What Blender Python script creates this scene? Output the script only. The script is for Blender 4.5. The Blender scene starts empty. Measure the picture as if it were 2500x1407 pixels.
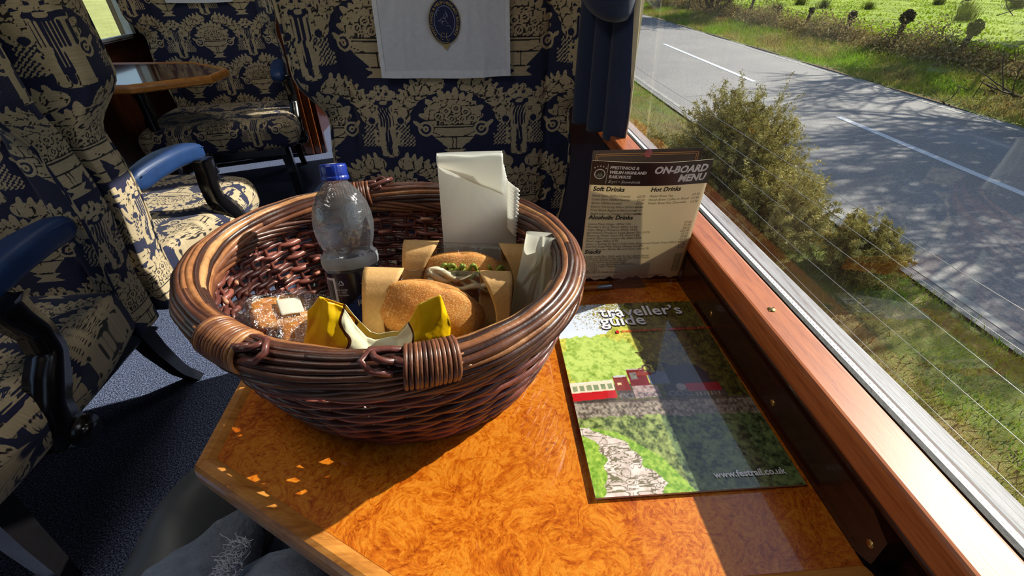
import bpy, bmesh, math, random
import numpy as np
from mathutils import Vector, Matrix

SC = bpy.context.scene
COL = SC.collection
RNG = np.random.default_rng(7)
random.seed(7)

# ---------------------------------------------------------------- camera
cam_data = bpy.data.cameras.new('camera')
cam_data.sensor_width = 36.0
cam_data.lens = 1104.0 / 2500.0 * 36.0
cam_data.clip_start = 0.01
cam_data.clip_end = 400
cam = bpy.data.objects.new('camera', cam_data)
COL.objects.link(cam)
right = Vector((0.99680934, -0.07981313, 0.0009982))
down = Vector((-0.0458856, -0.58322166, -0.81101604))
fwd = Vector((0.0653119, 0.80838256, -0.58502307))
M = Matrix((right, -down, -fwd)).transposed().to_4x4()
M.translation = Vector((0, 0, 1.14))
cam.matrix_world = M
SC.camera = cam

# ---------------------------------------------------------------- sky, sun, exposure
SUN_DIR = Vector((1.0, 0.37, 0.714)).normalized()      # towards the sun
world = bpy.data.worlds.new('sky')
SC.world = world
world.use_nodes = True
wn = world.node_tree
wn.nodes.clear()
wo = wn.nodes.new('ShaderNodeOutputWorld')
wb = wn.nodes.new('ShaderNodeBackground')
ws = wn.nodes.new('ShaderNodeTexSky')
ws.sky_type = 'NISHITA'
ws.sun_disc = False
ws.sun_elevation = math.asin(SUN_DIR.z)
ws.sun_rotation = math.atan2(SUN_DIR.x, SUN_DIR.y)
ws.air_density = 1.0
ws.dust_density = 1.0
wb.inputs['Strength'].default_value = 0.15
wn.links.new(ws.outputs[0], wb.inputs[0])
wn.links.new(wb.outputs[0], wo.inputs[0])

sun_d = bpy.data.lights.new('sun', 'SUN')
sun_d.energy = 7.6
sun_d.color = (1.0, 0.93, 0.82)
sun_d.angle = math.radians(0.6)
sun = bpy.data.objects.new('sun', sun_d)
COL.objects.link(sun)
sun.rotation_euler = (-SUN_DIR).to_track_quat('-Z', 'Y').to_euler()
sun.location = SUN_DIR * 50

SC.view_settings.view_transform = 'Standard'
SC.view_settings.look = 'None'
SC.view_settings.gamma = 1.0
SC.view_settings.use_curve_mapping = False
SC.view_settings.exposure = 0.12
try:
    SC.cycles.use_denoising = True
    SC.cycles.max_bounces = 10
    SC.cycles.diffuse_bounces = 4
    SC.cycles.glossy_bounces = 4
    SC.cycles.transmission_bounces = 8
    SC.cycles.transparent_max_bounces = 16
    SC.cycles.sample_clamp_indirect = 4.0
    SC.cycles.caustics_refractive = False
    SC.cycles.caustics_reflective = False
except Exception:
    pass

# ---------------------------------------------------------------- node helpers
def lin(c):
    """sRGB 0..255 tuple -> linear rgba"""
    o = []
    for v in c[:3]:
        v = v / 255.0
        o.append(v / 12.92 if v <= 0.04045 else ((v + 0.055) / 1.055) ** 2.4)
    return (o[0], o[1], o[2], 1.0)

class NT:
    def __init__(self, name):
        self.m = bpy.data.materials.new(name)
        self.m.use_nodes = True
        self.t = self.m.node_tree
        self.t.nodes.clear()
        self.out = self.t.nodes.new('ShaderNodeOutputMaterial')
    def n(self, kind, **kw):
        nd = self.t.nodes.new('ShaderNode' + kind)
        for k, v in kw.items():
            setattr(nd, k, v)
        return nd
    def l(self, a, b):
        self.t.links.new(a, b)
    def val(self, sock, v):
        if hasattr(v, 'is_linked') or isinstance(v, bpy.types.NodeSocket):
            self.l(v, sock)
        else:
            sock.default_value = v
    def math(self, op, a, b=0.0, c=None, clamp=False):
        nd = self.n('Math', operation=op, use_clamp=clamp)
        self.val(nd.inputs[0], a)
        self.val(nd.inputs[1], b)
        if c is not None:
            self.val(nd.inputs[2], c)
        return nd.outputs[0]
    def mix(self, f, a, b, mode='MIX'):
        nd = self.n('Mix', data_type='RGBA', blend_type=mode)
        self.val(nd.inputs[0], f)
        self.val(nd.inputs[6], a)
        self.val(nd.inputs[7], b)
        return nd.outputs[2]
    def ramp(self, f, stops, interp='LINEAR'):
        nd = self.n('ValToRGB')
        cr = nd.color_ramp
        cr.interpolation = interp
        while len(cr.elements) < len(stops):
            cr.elements.new(0.5)
        for e, (p, c) in zip(cr.elements, stops):
            e.position = p
            e.color = c if len(c) == 4 else (*c, 1)
        self.val(nd.inputs[0], f)
        return nd.outputs[0]
    def coord(self, which='Object', scale=(1, 1, 1), rot=(0, 0, 0), loc=(0, 0, 0)):
        tc = self.n('TexCoord')
        mp = self.n('Mapping')
        mp.inputs['Scale'].default_value = scale
        mp.inputs['Rotation'].default_value = rot
        mp.inputs['Location'].default_value = loc
        self.l(tc.outputs[which], mp.inputs['Vector'])
        return mp.outputs[0]
    def noise(self, vec, scale, detail=4, rough=0.55, dist=0.0, out=0):
        nd = self.n('TexNoise')
        nd.inputs['Scale'].default_value = scale
        nd.inputs['Detail'].default_value = detail
        nd.inputs['Roughness'].default_value = rough
        nd.inputs['Distortion'].default_value = dist
        if vec is not None:
            self.l(vec, nd.inputs['Vector'])
        return nd.outputs[out]
    def attr(self, name, out='Color'):
        nd = self.n('Attribute', attribute_name=name)
        return nd.outputs[out]
    def bump(self, h, strength=0.3, dist=0.002):
        nd = self.n('Bump')
        nd.inputs['Strength'].default_value = strength
        nd.inputs['Distance'].default_value = dist
        self.l(h, nd.inputs['Height'])
        return nd.outputs[0]
    def bsdf(self, color=(0.5, 0.5, 0.5, 1), rough=0.5, normal=None, **kw):
        b = self.n('BsdfPrincipled')
        self.val(b.inputs['Base Color'], color)
        self.val(b.inputs['Roughness'], rough)
        for k, v in kw.items():
            self.val(b.inputs[k.replace('_', ' ')], v)
        if normal is not None:
            self.l(normal, b.inputs['Normal'])
        self.l(b.outputs[0], self.out.inputs[0])
        return b

def plain(name, c, rough=0.5, nscale=60.0, namp=0.12, bump=0.0, bscale=200.0, **kw):
    """a plain coloured material, always with a little procedural variation"""
    N = NT(name)
    v = N.coord()
    f = N.noise(v, nscale, 3)
    c = c if len(c) == 4 else (*c, 1)
    dark = (c[0] * (1 - namp), c[1] * (1 - namp), c[2] * (1 - namp), 1)
    lite = (min(1, c[0] * (1 + namp)), min(1, c[1] * (1 + namp)), min(1, c[2] * (1 + namp)), 1)
    colr = N.ramp(f, [(0.3, dark), (0.7, lite)])
    nrm = None
    if bump:
        nrm = N.bump(N.noise(v, bscale, 4), bump, 0.002)
    N.bsdf(colr, rough, nrm, **kw)
    return N.m

# ---------------------------------------------------------------- mesh helpers
def link(o, parent=None):
    COL.objects.link(o)
    if parent is not None:
        o.parent = parent
    return o

def np_mesh(name, V, F, mats=None, parent=None, smooth=True, attrs=None, fmat=None, loc=None):
    """V (n,3); F list of arrays (k,3) or (k,4)"""
    me = bpy.data.meshes.new(name)
    V = np.asarray(V, dtype=np.float32)
    if not isinstance(F, (list, tuple)):
        F = [F]
    F = [np.asarray(f, dtype=np.int32) for f in F if len(f)]
    nl = sum(f.size for f in F)
    nf = sum(len(f) for f in F)
    me.vertices.add(len(V))
    me.vertices.foreach_set('co', V.ravel())
    me.loops.add(nl)
    me.loops.foreach_set('vertex_index', np.concatenate([f.ravel() for f in F]))
    me.polygons.add(nf)
    tot = np.concatenate([np.full(len(f), f.shape[1], dtype=np.int32) for f in F])
    st = np.concatenate([[0], np.cumsum(tot)[:-1]]).astype(np.int32)
    me.polygons.foreach_set('loop_start', st)
    me.polygons.foreach_set('loop_total', tot)
    me.polygons.foreach_set('use_smooth', np.full(nf, smooth, dtype=bool))
    if fmat is not None:
        me.polygons.foreach_set('material_index', np.asarray(fmat, dtype=np.int32))
    me.update(calc_edges=True)
    if attrs:
        for k, a in attrs.items():
            a = np.asarray(a, dtype=np.float32)
            if a.ndim == 1:
                at = me.attributes.new(k, 'FLOAT', 'POINT')
                at.data.foreach_set('value', a)
            else:
                if a.shape[1] == 3:
                    a = np.concatenate([a, np.ones((len(a), 1), np.float32)], 1)
                at = me.attributes.new(k, 'FLOAT_COLOR', 'POINT')
                at.data.foreach_set('color', a.ravel())
    me.validate()
    if mats is not None:
        for m in (mats if isinstance(mats, (list, tuple)) else [mats]):
            me.materials.append(m)
    o = bpy.data.objects.new(name, me)
    link(o, parent)
    if loc is not None:
        o.location = loc
    return o

class MB:
    """collects pieces into one mesh"""
    def __init__(self):
        self.V = []; self.Q = []; self.T = []; self.n = 0; self.c = []
    def add(self, V, Q=None, T=None, c=0.5):
        V = np.asarray(V, float)
        self.V.append(V)
        if Q is not None and len(Q):
            self.Q.append(np.asarray(Q, int) + self.n)
        if T is not None and len(T):
            self.T.append(np.asarray(T, int) + self.n)
        if np.ndim(c) == 0:
            c = np.full(len(V), c)
        self.c.append(c)
        self.n += len(V)
        return self
    def tube(self, P, r, k=8, cap=True, c=0.5, closed=False, flat=1.0):
        P = np.asarray(P, float); n = len(P)
        r = np.broadcast_to(np.asarray(r, float), (n,))
        if closed:
            T = np.roll(P, -1, 0) - np.roll(P, 1, 0)
        else:
            T = np.gradient(P, axis=0)
        T /= np.linalg.norm(T, axis=1)[:, None] + 1e-12
        up = np.array([0, 0, 1.0])
        if abs(T[0] @ up) > 0.9:
            up = np.array([1.0, 0, 0])
        N = np.zeros_like(P)
        N[0] = up - (up @ T[0]) * T[0]; N[0] /= np.linalg.norm(N[0])
        for i in range(1, n):
            v = N[i - 1] - (N[i - 1] @ T[i]) * T[i]
            N[i] = v / (np.linalg.norm(v) + 1e-12)
        B = np.cross(T, N)
        a = np.arange(k) / k * 2 * np.pi
        V = (P[:, None, :] + r[:, None, None] * (np.cos(a)[None, :, None] * N[:, None, :] * flat + np.sin(a)[None, :, None] * B[:, None, :])).reshape(-1, 3)
        m = n if closed else n - 1
        i = np.arange(m)[:, None]; j = np.arange(k)[None, :]
        i2 = (i + 1) % n; j2 = (j + 1) % k
        Q = np.stack([i * k + j, i * k + j2, i2 * k + j2, i2 * k + j], -1).reshape(-1, 4)
        TT = []
        if cap and not closed:
            V = np.concatenate([V, P[:1], P[-1:]])
            a0, a1 = len(V) - 2, len(V) - 1
            for jj in range(k):
                TT.append((a0, (jj + 1) % k, jj))
                TT.append((a1, (n - 1) * k + jj, (n - 1) * k + (jj + 1) % k))
        return self.add(V, Q, TT, c)
    def box(self, lo, hi, c=0.5):
        x0, y0, z0 = lo; x1, y1, z1 = hi
        V = [(x0, y0, z0), (x1, y0, z0), (x1, y1, z0), (x0, y1, z0), (x0, y0, z1), (x1, y0, z1), (x1, y1, z1), (x0, y1, z1)]
        Q = [(0, 3, 2, 1), (4, 5, 6, 7), (0, 1, 5, 4), (1, 2, 6, 5), (2, 3, 7, 6), (3, 0, 4, 7)]
        return self.add(V, Q, None, c)
    def prism(self, poly, z0, z1, c=0.5, axis='z'):
        n = len(poly)
        P = np.asarray(poly, float)
        lo = np.concatenate([P, np.full((n, 1), z0)], 1)
        hi = np.concatenate([P, np.full((n, 1), z1)], 1)
        V = np.concatenate([lo, hi])
        if axis == 'x':
            V = V[:, [2, 0, 1]]
        elif axis == 'y':
            V = V[:, [0, 2, 1]]
        j = np.arange(n); j2 = (j + 1) % n
        self.add(V, np.stack([j, j2, n + j2, n + j], 1), None, c)
        return self, list(range(n))
    def lathe(self, prof, k=32, center=(0, 0, 0), c=0.5):
        prof = np.asarray(prof, float); n = len(prof)
        a = np.arange(k) / k * 2 * np.pi
        V = np.stack([prof[:, 0][:, None] * np.cos(a), prof[:, 0][:, None] * np.sin(a), np.repeat(prof[:, 1][:, None], k, 1)], -1).reshape(-1, 3) + np.array(center)
        i = np.arange(n - 1)[:, None]; j = np.arange(k)[None, :]; j2 = (j + 1) % k
        Q = np.stack([i * k + j, i * k + j2, (i + 1) * k + j2, (i + 1) * k + j], -1).reshape(-1, 4)
        return self.add(V, Q, None, c)
    def build(self, name, mats, parent=None, smooth=True, loc=None, extra=None):
        V = np.concatenate(self.V)
        F = []
        if self.Q: F.append(np.concatenate(self.Q))
        if self.T: F.append(np.concatenate(self.T))
        at = {'tint': np.concatenate(self.c)}
        if extra: at.update(extra)
        return np_mesh(name, V, F, mats, parent, smooth, at, loc=loc)

def bm_obj(name, bm, mat, parent=None, smooth=False, loc=None, auto=True):
    bmesh.ops.recalc_face_normals(bm, faces=bm.faces[:])
    me = bpy.data.meshes.new(name)
    bm.to_mesh(me); bm.free()
    for p in me.polygons:
        p.use_smooth = smooth
    if mat:
        me.materials.append(mat)
    o = bpy.data.objects.new(name, me)
    link(o, parent)
    if loc is not None:
        o.location = loc
    return o

def bevel_box(name, lo, hi, mat, parent=None, r=0.003, seg=2, loc=None, smooth=True):
    bm = bmesh.new()
    bmesh.ops.create_cube(bm, size=1)
    for v in bm.verts:
        v.co = Vector(((lo[0] + hi[0]) / 2 + v.co.x * (hi[0] - lo[0]), (lo[1] + hi[1]) / 2 + v.co.y * (hi[1] - lo[1]), (lo[2] + hi[2]) / 2 + v.co.z * (hi[2] - lo[2])))
    if r > 0:
        bmesh.ops.bevel(bm, geom=bm.edges[:], offset=r, segments=seg, affect='EDGES', profile=0.5)
    return bm_obj(name, bm, mat, parent, smooth=False, loc=loc)

def poly_prism(name, poly, z0, z1, mat, parent=None, r=0.0, seg=2, axis='z', smooth=False, only_top=False):
    bm = bmesh.new()
    def P(p, z):
        if axis == 'z': return (p[0], p[1], z)
        if axis == 'x': return (z, p[0], p[1])
        return (p[0], z, p[1])
    lo = [bm.verts.new(P(p, z0)) for p in poly]
    hi = [bm.verts.new(P(p, z1)) for p in poly]
    bm.faces.new(lo); top = bm.faces.new(hi)
    n = len(poly)
    for i in range(n):
        bm.faces.new((lo[i], lo[(i + 1) % n], hi[(i + 1) % n], hi[i]))
    bmesh.ops.recalc_face_normals(bm, faces=bm.faces[:])
    if r > 0:
        es = [e for e in bm.edges] if not only_top else list(top.edges)
        bmesh.ops.bevel(bm, geom=es, offset=r, segments=seg, affect='EDGES', profile=0.5)
    return bm_obj(name, bm, mat, parent, smooth=smooth)

def empty(name, loc=(0, 0, 0), rz=0.0, label=None, cat=None, group=None, rot=None):
    o = bpy.data.objects.new(name, None)
    COL.objects.link(o)
    o.location = loc
    o.rotation_euler = rot if rot is not None else (0, 0, rz)
    o.empty_display_size = 0.05
    return tag(o, label, cat, group)

def tag(o, label=None, cat=None, group=None, kind=None):
    if label: o['label'] = label
    if cat: o['category'] = cat
    if group: o['group'] = group
    if kind: o['kind'] = kind
    return o

def structure(o):
    o['kind'] = 'structure'
    return o

def grid_faces(nu, nv, wrap_u=False):
    """vertices indexed [v*nu+u]"""
    mu = nu if wrap_u else nu - 1
    v = np.arange(nv - 1)[:, None]; u = np.arange(mu)[None, :]
    u2 = (u + 1) % nu
    return np.stack([v * nu + u, v * nu + u2, (v + 1) * nu + u2, (v + 1) * nu + u], -1).reshape(-1, 4)

def text_mesh(name, items, mat, parent, extrude=0.00012, mirror=False):
    """items: (string, x, y, size, align, shear, bold_offset); laid out on the local XY plane, one mesh"""
    objs = []
    bm = bmesh.new()
    for s, x, y, size, align, shear, bold in items:
        cu = bpy.data.curves.new('t', 'FONT')
        cu.body = s
        cu.size = size
        cu.align_x = align
        cu.shear = shear
        cu.offset = bold
        cu.resolution_u = 2
        ob = bpy.data.objects.new('t', cu)
        COL.objects.link(ob)
        bpy.context.view_layer.update()
        dg = bpy.context.evaluated_depsgraph_get()
        me = bpy.data.meshes.new_from_object(ob.evaluated_get(dg))
        for v in me.vertices:
            v.co.x += x; v.co.y += y; v.co.z = 0
        bm.from_mesh(me)
        bpy.data.objects.remove(ob); bpy.data.curves.remove(cu); bpy.data.meshes.remove(me)
    me = bpy.data.meshes.new(name)
    bm.to_mesh(me); bm.free()
    me.materials.append(mat)
    o = bpy.data.objects.new(name, me)
    link(o, parent)
    return o
# ================================================================ materials
def wood(name, c0, c1, scale=9.0, axis='y', rough=0.3, coat=0.0, stretch=14.0, bump=0.12, dark=None):
    N = NT(name)
    sc = {'x': (1, stretch, stretch), 'y': (stretch, 1, stretch), 'z': (stretch, stretch, 1)}[axis]
    v = N.coord(scale=sc)
    a = N.noise(v, scale, 6, 0.6, 0.6)
    b = N.noise(v, scale * 5.5, 4, 0.7, 0.2)
    f = N.math('ADD', N.math('MULTIPLY', a, 0.6), N.math('MULTIPLY', b, 0.4))
    col = N.ramp(f, [(0.36, c0), (0.5, tuple((c0[i] * 0.4 + c1[i] * 0.6) for i in range(4))), (0.64, c1)])
    N.bsdf(col, rough, N.bump(b, bump, 0.001), Coat_Weight=coat, Coat_Roughness=0.06)
    return N.m

MAT = {}
MAT['rail_wood'] = wood('varnished_sill_wood', lin((142, 68, 32)), lin((200, 116, 62)), 7, 'y', 0.42, 0.3, 16)
MAT['dark_wood'] = wood('dark_mahogany', lin((30, 13, 8)), lin((66, 30, 17)), 5, 'y', 0.25, 0.45, 12)
MAT['panel_wood'] = wood('mahogany_wall_panel', lin((62, 30, 14)), lin((118, 66, 36)), 4, 'z', 0.3, 0.3, 16)
MAT['post_wood'] = wood('varnished_post_wood', lin((70, 32, 14)), lin((140, 74, 30)), 5, 'z', 0.25, 0.5, 14)
MAT['edge_wood'] = wood('table_edging_wood', lin((150, 90, 34)), lin((206, 140, 66)), 6, 'x', 0.3, 0.4, 8)
MAT['grey_wood'] = wood('weathered_grey_sill_wood', lin((95, 95, 98)), lin((176, 180, 186)), 7, 'y', 0.6, 0.0, 18, 0.4)
MAT['black_wood'] = plain('black_lacquered_wood', lin((16, 15, 17)), 0.25, Coat_Weight=0.4, Coat_Roughness=0.1)
MAT['cream_paint'] = plain('cream_ceiling_paint', lin((225, 220, 205)), 0.6)
MAT['white_metal'] = plain('white_painted_metal', lin((225, 228, 232)), 0.35)
MAT['steel'] = plain('dull_steel', lin((150, 150, 150)), 0.35, Metallic=1.0)
MAT['brass'] = plain('worn_brass', lin((196, 160, 96)), 0.3, Metallic=1.0)
MAT['rubber'] = plain('black_rubber_seal', lin((22, 24, 24)), 0.7, bump=0.5)
MAT['brown_strip'] = plain('brown_sealant', lin((70, 44, 40)), 0.6)

def mk_spacer():
    N = NT('perforated_white_spacer')
    v = N.coord(scale=(1, 1, 1))
    sep = N.n('SeparateXYZ'); N.l(v, sep.inputs[0])
    fy = N.math('FRACT', N.math('MULTIPLY', sep.outputs[1], 170.0))
    fx = N.math('FRACT', N.math('MULTIPLY', N.math('SUBTRACT', sep.outputs[0], 0.3690), 240.0))
    ay = N.math('LESS_THAN', N.math('ABSOLUTE', N.math('SUBTRACT', fy, 0.5)), 0.18)
    ax = N.math('LESS_THAN', N.math('ABSOLUTE', N.math('SUBTRACT', fx, 0.5)), 0.13)
    col = N.mix(N.math('MULTIPLY', ax, ay), lin((232, 234, 238)), lin((60, 60, 64)))
    N.bsdf(col, 0.5)
    return N.m
MAT['spacer'] = mk_spacer()

def mk_burl(name='amber_burl_veneer'):
    N = NT(name)
    v = N.coord(scale=(1, 1, 1))
    w1 = N.n('TexNoise'); w1.inputs['Scale'].default_value = 7; w1.inputs['Detail'].default_value = 3
    N.l(v, w1.inputs['Vector'])
    vm = N.n('VectorMath', operation='MULTIPLY_ADD')
    N.l(w1.outputs[1], vm.inputs[0]); vm.inputs[1].default_value = (0.11, 0.11, 0.11); N.l(v, vm.inputs[2])
    wv = vm.outputs[0]
    big = N.noise(wv, 6, 5, 0.65, 2.5)
    med = N.noise(wv, 46, 6, 0.7, 3.2)
    fin = N.noise(wv, 170, 5, 0.75, 2.5)
    vo = N.n('TexVoronoi', feature='F1'); vo.inputs['Scale'].default_value = 34
    N.l(wv, vo.inputs['Vector'])
    rings = N.math('SINE', N.math('MULTIPLY', N.math('ADD', vo.outputs['Distance'], N.math('MULTIPLY', med, 0.6)), 34.0))
    f = N.math('ADD', N.math('MULTIPLY', med, 0.48), N.math('MULTIPLY', big, 0.30))
    f = N.math('ADD', f, N.math('MULTIPLY', fin, 0.26))
    f = N.math('ADD', f, N.math('MULTIPLY', rings, 0.018))
    col = N.ramp(f, [(0.36, lin((110, 38, 4))), (0.44, lin((166, 74, 8))), (0.51, lin((200, 106, 17))), (0.59, lin((222, 138, 38))), (0.69, lin((182, 84, 10)))])
    veins = N.ramp(N.math('ABSOLUTE', N.math('SUBTRACT', N.noise(wv, 48, 6, 0.7, 4.5), 0.5)), [(0.0, (0.30, 0.26, 0.22, 1)), (0.018, (1, 1, 1, 1))])
    col = N.mix(0.55, col, veins, 'MULTIPLY')
    N.bsdf(col, 0.28, Coat_Weight=0.75, Coat_Roughness=0.035, Coat_IOR=1.5)
    return N.m
MAT['burl'] = mk_burl()

def schlick(N, f0=0.04, normal=None):
    g = N.n('NewGeometry')
    d = N.n('VectorMath', operation='DOT_PRODUCT')
    N.l(g.outputs['Incoming'], d.inputs[0]); N.l(normal if normal is not None else g.outputs['Normal'], d.inputs[1])
    c = N.math('SUBTRACT', 1.0, N.math('ABSOLUTE', d.outputs['Value']), clamp=True)
    return N.math('ADD', N.math('MULTIPLY', N.math('POWER', c, 5.0), 1 - f0), f0, clamp=True)

def mk_glass(name, tint=(1, 1, 1, 1), rough=0.0, ior=1.5, haze=0.0, scale=30):
    """thin sheet: passes light straight on, reflects by Fresnel, faint dust"""
    N = NT(name)
    tr = N.n('BsdfTransparent'); tr.inputs[0].default_value = tint
    gl = N.n('BsdfGlossy'); gl.inputs['Roughness'].default_value = rough
    mx = N.n('MixShader')
    N.l(schlick(N, ((ior - 1) / (ior + 1)) ** 2), mx.inputs[0]); N.l(tr.outputs[0], mx.inputs[1]); N.l(gl.outputs[0], mx.inputs[2])
    last = mx.outputs[0]
    if haze:
        df = N.n('BsdfDiffuse'); df.inputs[0].default_value = (0.8, 0.8, 0.82, 1)
        m2 = N.n('MixShader')
        nz = N.noise(N.coord(), scale, 5, 0.7, 1.5)
        N.l(N.math('MULTIPLY', N.math('POWER', nz, 3.0), haze), m2.inputs[0])
        N.l(last, m2.inputs[1]); N.l(df.outputs[0], m2.inputs[2])
        last = m2.outputs[0]
    N.l(last, N.out.inputs[0])
    return N.m
MAT['window_glass'] = mk_glass('window_glass', (0.97, 0.985, 0.98, 1), 0.0, 1.5, 0.12, 3)

def mk_film(name, bumpy=0.0, ior=1.45, tint=(0.95, 0.95, 0.95, 1), scale=60.0):
    N = NT(name)
    tr = N.n('BsdfTransparent'); tr.inputs[0].default_value = tint
    gl = N.n('BsdfGlossy'); gl.inputs['Roughness'].default_value = 0.12
    nb = None
    if bumpy:
        nb = N.bump(N.noise(N.coord(), scale, 3, 0.6, 1.0), bumpy, 0.004)
        N.l(nb, gl.inputs['Normal'])
    mx = N.n('MixShader')
    N.l(schlick(N, ((ior - 1) / (ior + 1)) ** 2 * 1.8, nb), mx.inputs[0]); N.l(tr.outputs[0], mx.inputs[1]); N.l(gl.outputs[0], mx.inputs[2])
    N.l(mx.outputs[0], N.out.inputs[0])
    return N.m
MAT['film'] = mk_film('clear_packet_film', 0.6, 1.7)
MAT['wrap_film'] = mk_film('crumpled_clear_wrapping', 1.0, 2.1, scale=130)
MAT['acrylic'] = mk_film('clear_acrylic', 0.0, 1.5, (0.86, 0.87, 0.9, 1))

def mk_fabric():
    """woven damask; 'pat' says cream or navy, 'lin' the dark outlines, 'fu','fv' cloth coordinates in mm"""
    N = NT('navy_and_cream_damask')
    p = N.attr('pat', 'Fac'); l = N.attr('lin', 'Fac')
    fu = N.attr('fu', 'Fac'); fv = N.attr('fv', 'Fac')
    pm = N.ramp(p, [(0.44, (0, 0, 0, 1)), (0.56, (1, 1, 1, 1))])
    lm = N.ramp(l, [(0.36, (0, 0, 0, 1)), (0.58, (1, 1, 1, 1))])
    rib = N.math('SINE', N.math('MULTIPLY', fv, 2.6))
    vec = N.n('CombineXYZ'); N.l(N.math('MULTIPLY', fu, 0.05), vec.inputs[0]); N.l(fv, vec.inputs[1])
    slub = N.noise(vec.outputs[0], 0.9, 4, 0.7)
    cream = N.ramp(slub, [(0.3, lin((150, 132, 102))), (0.5, lin((188, 169, 134))), (0.7, lin((208, 192, 158)))])
    navy = N.ramp(slub, [(0.3, lin((14, 17, 42))), (0.7, lin((28, 35, 76)))])
    dark = lin((34, 28, 30))
    col = N.mix(pm, navy, N.mix(lm, cream, dark))
    h = N.math('ADD', N.math('MULTIPLY', rib, 0.25), N.math('MULTIPLY', pm, 0.8))
    N.bsdf(col, 0.85, N.bump(h, 0.35, 0.0012), Sheen_Weight=0.15)
    return N.m
MAT['damask'] = mk_fabric()
MAT['leather'] = plain('navy_blue_leather', lin((30, 58, 104)), 0.42, 30, 0.1, 0.25, 400)
MAT['curtain'] = plain('navy_wool_curtain', lin((30, 44, 76)), 0.85, 120, 0.15, 0.3, 700, Sheen_Weight=0.25)
MAT['lining'] = plain('cream_curtain_lining', lin((214, 198, 160)), 0.8, 60, 0.08)
MAT['linen'] = plain('white_cotton', lin((214, 216, 226)), 0.8, 90, 0.05, 0.5, 30)
MAT['linen_hem'] = plain('white_cotton_hem', lin((228, 230, 238)), 0.8, 90, 0.05, 0.5, 60)

def mk_carpet():
    N = NT('blue_speckled_carpet')
    v = N.coord()
    a = N.noise(v, 260, 3, 0.8)
    b = N.noise(v, 8, 3)
    col = N.ramp(a, [(0.35, lin((8, 12, 26))), (0.48, lin((28, 38, 68))), (0.62, lin((150, 166, 208)))])
    col = N.mix(0.25, col, N.ramp(b, [(0.3, (0.5, 0.5, 0.5, 1)), (0.7, (1, 1, 1, 1))]), 'MULTIPLY')
    N.bsdf(col, 0.95, N.bump(a, 0.6, 0.003))
    return N.m
MAT['carpet'] = mk_carpet()

def mk_wicker(name, stops, rough=0.38):
    N = NT(name)
    t = N.attr('tint', 'Fac')
    v = N.coord()
    nz = N.noise(v, 140, 4, 0.7)
    nz2 = N.noise(v, 28, 3, 0.6)
    f = N.math('ADD', t, N.math('MULTIPLY', N.math('SUBTRACT', nz2, 0.5), 0.55), clamp=True)
    col = N.ramp(f, stops)
    col = N.mix(0.5, col, N.ramp(nz, [(0.3, (0.35, 0.3, 0.3, 1)), (0.55, (1, 1, 1, 1))]), 'MULTIPLY')
    N.bsdf(col, rough, N.bump(nz, 0.4, 0.001), Coat_Weight=0.15, Coat_Roughness=0.3)
    return N.m
MAT['wicker'] = mk_wicker('stained_brown_willow', [(0.0, lin((56, 28, 24))), (0.35, lin((104, 56, 48))), (0.62, lin((150, 86, 72))), (0.85, lin((170, 108, 84))), (1.0, lin((200, 146, 112)))])
MAT['wicker_rim'] = mk_wicker('stained_brown_willow_border', [(0.0, lin((44, 24, 18))), (0.35, lin((84, 48, 34))), (0.62, lin((130, 80, 52))), (0.85, lin((158, 104, 62))), (1.0, lin((200, 150, 98)))])

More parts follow.
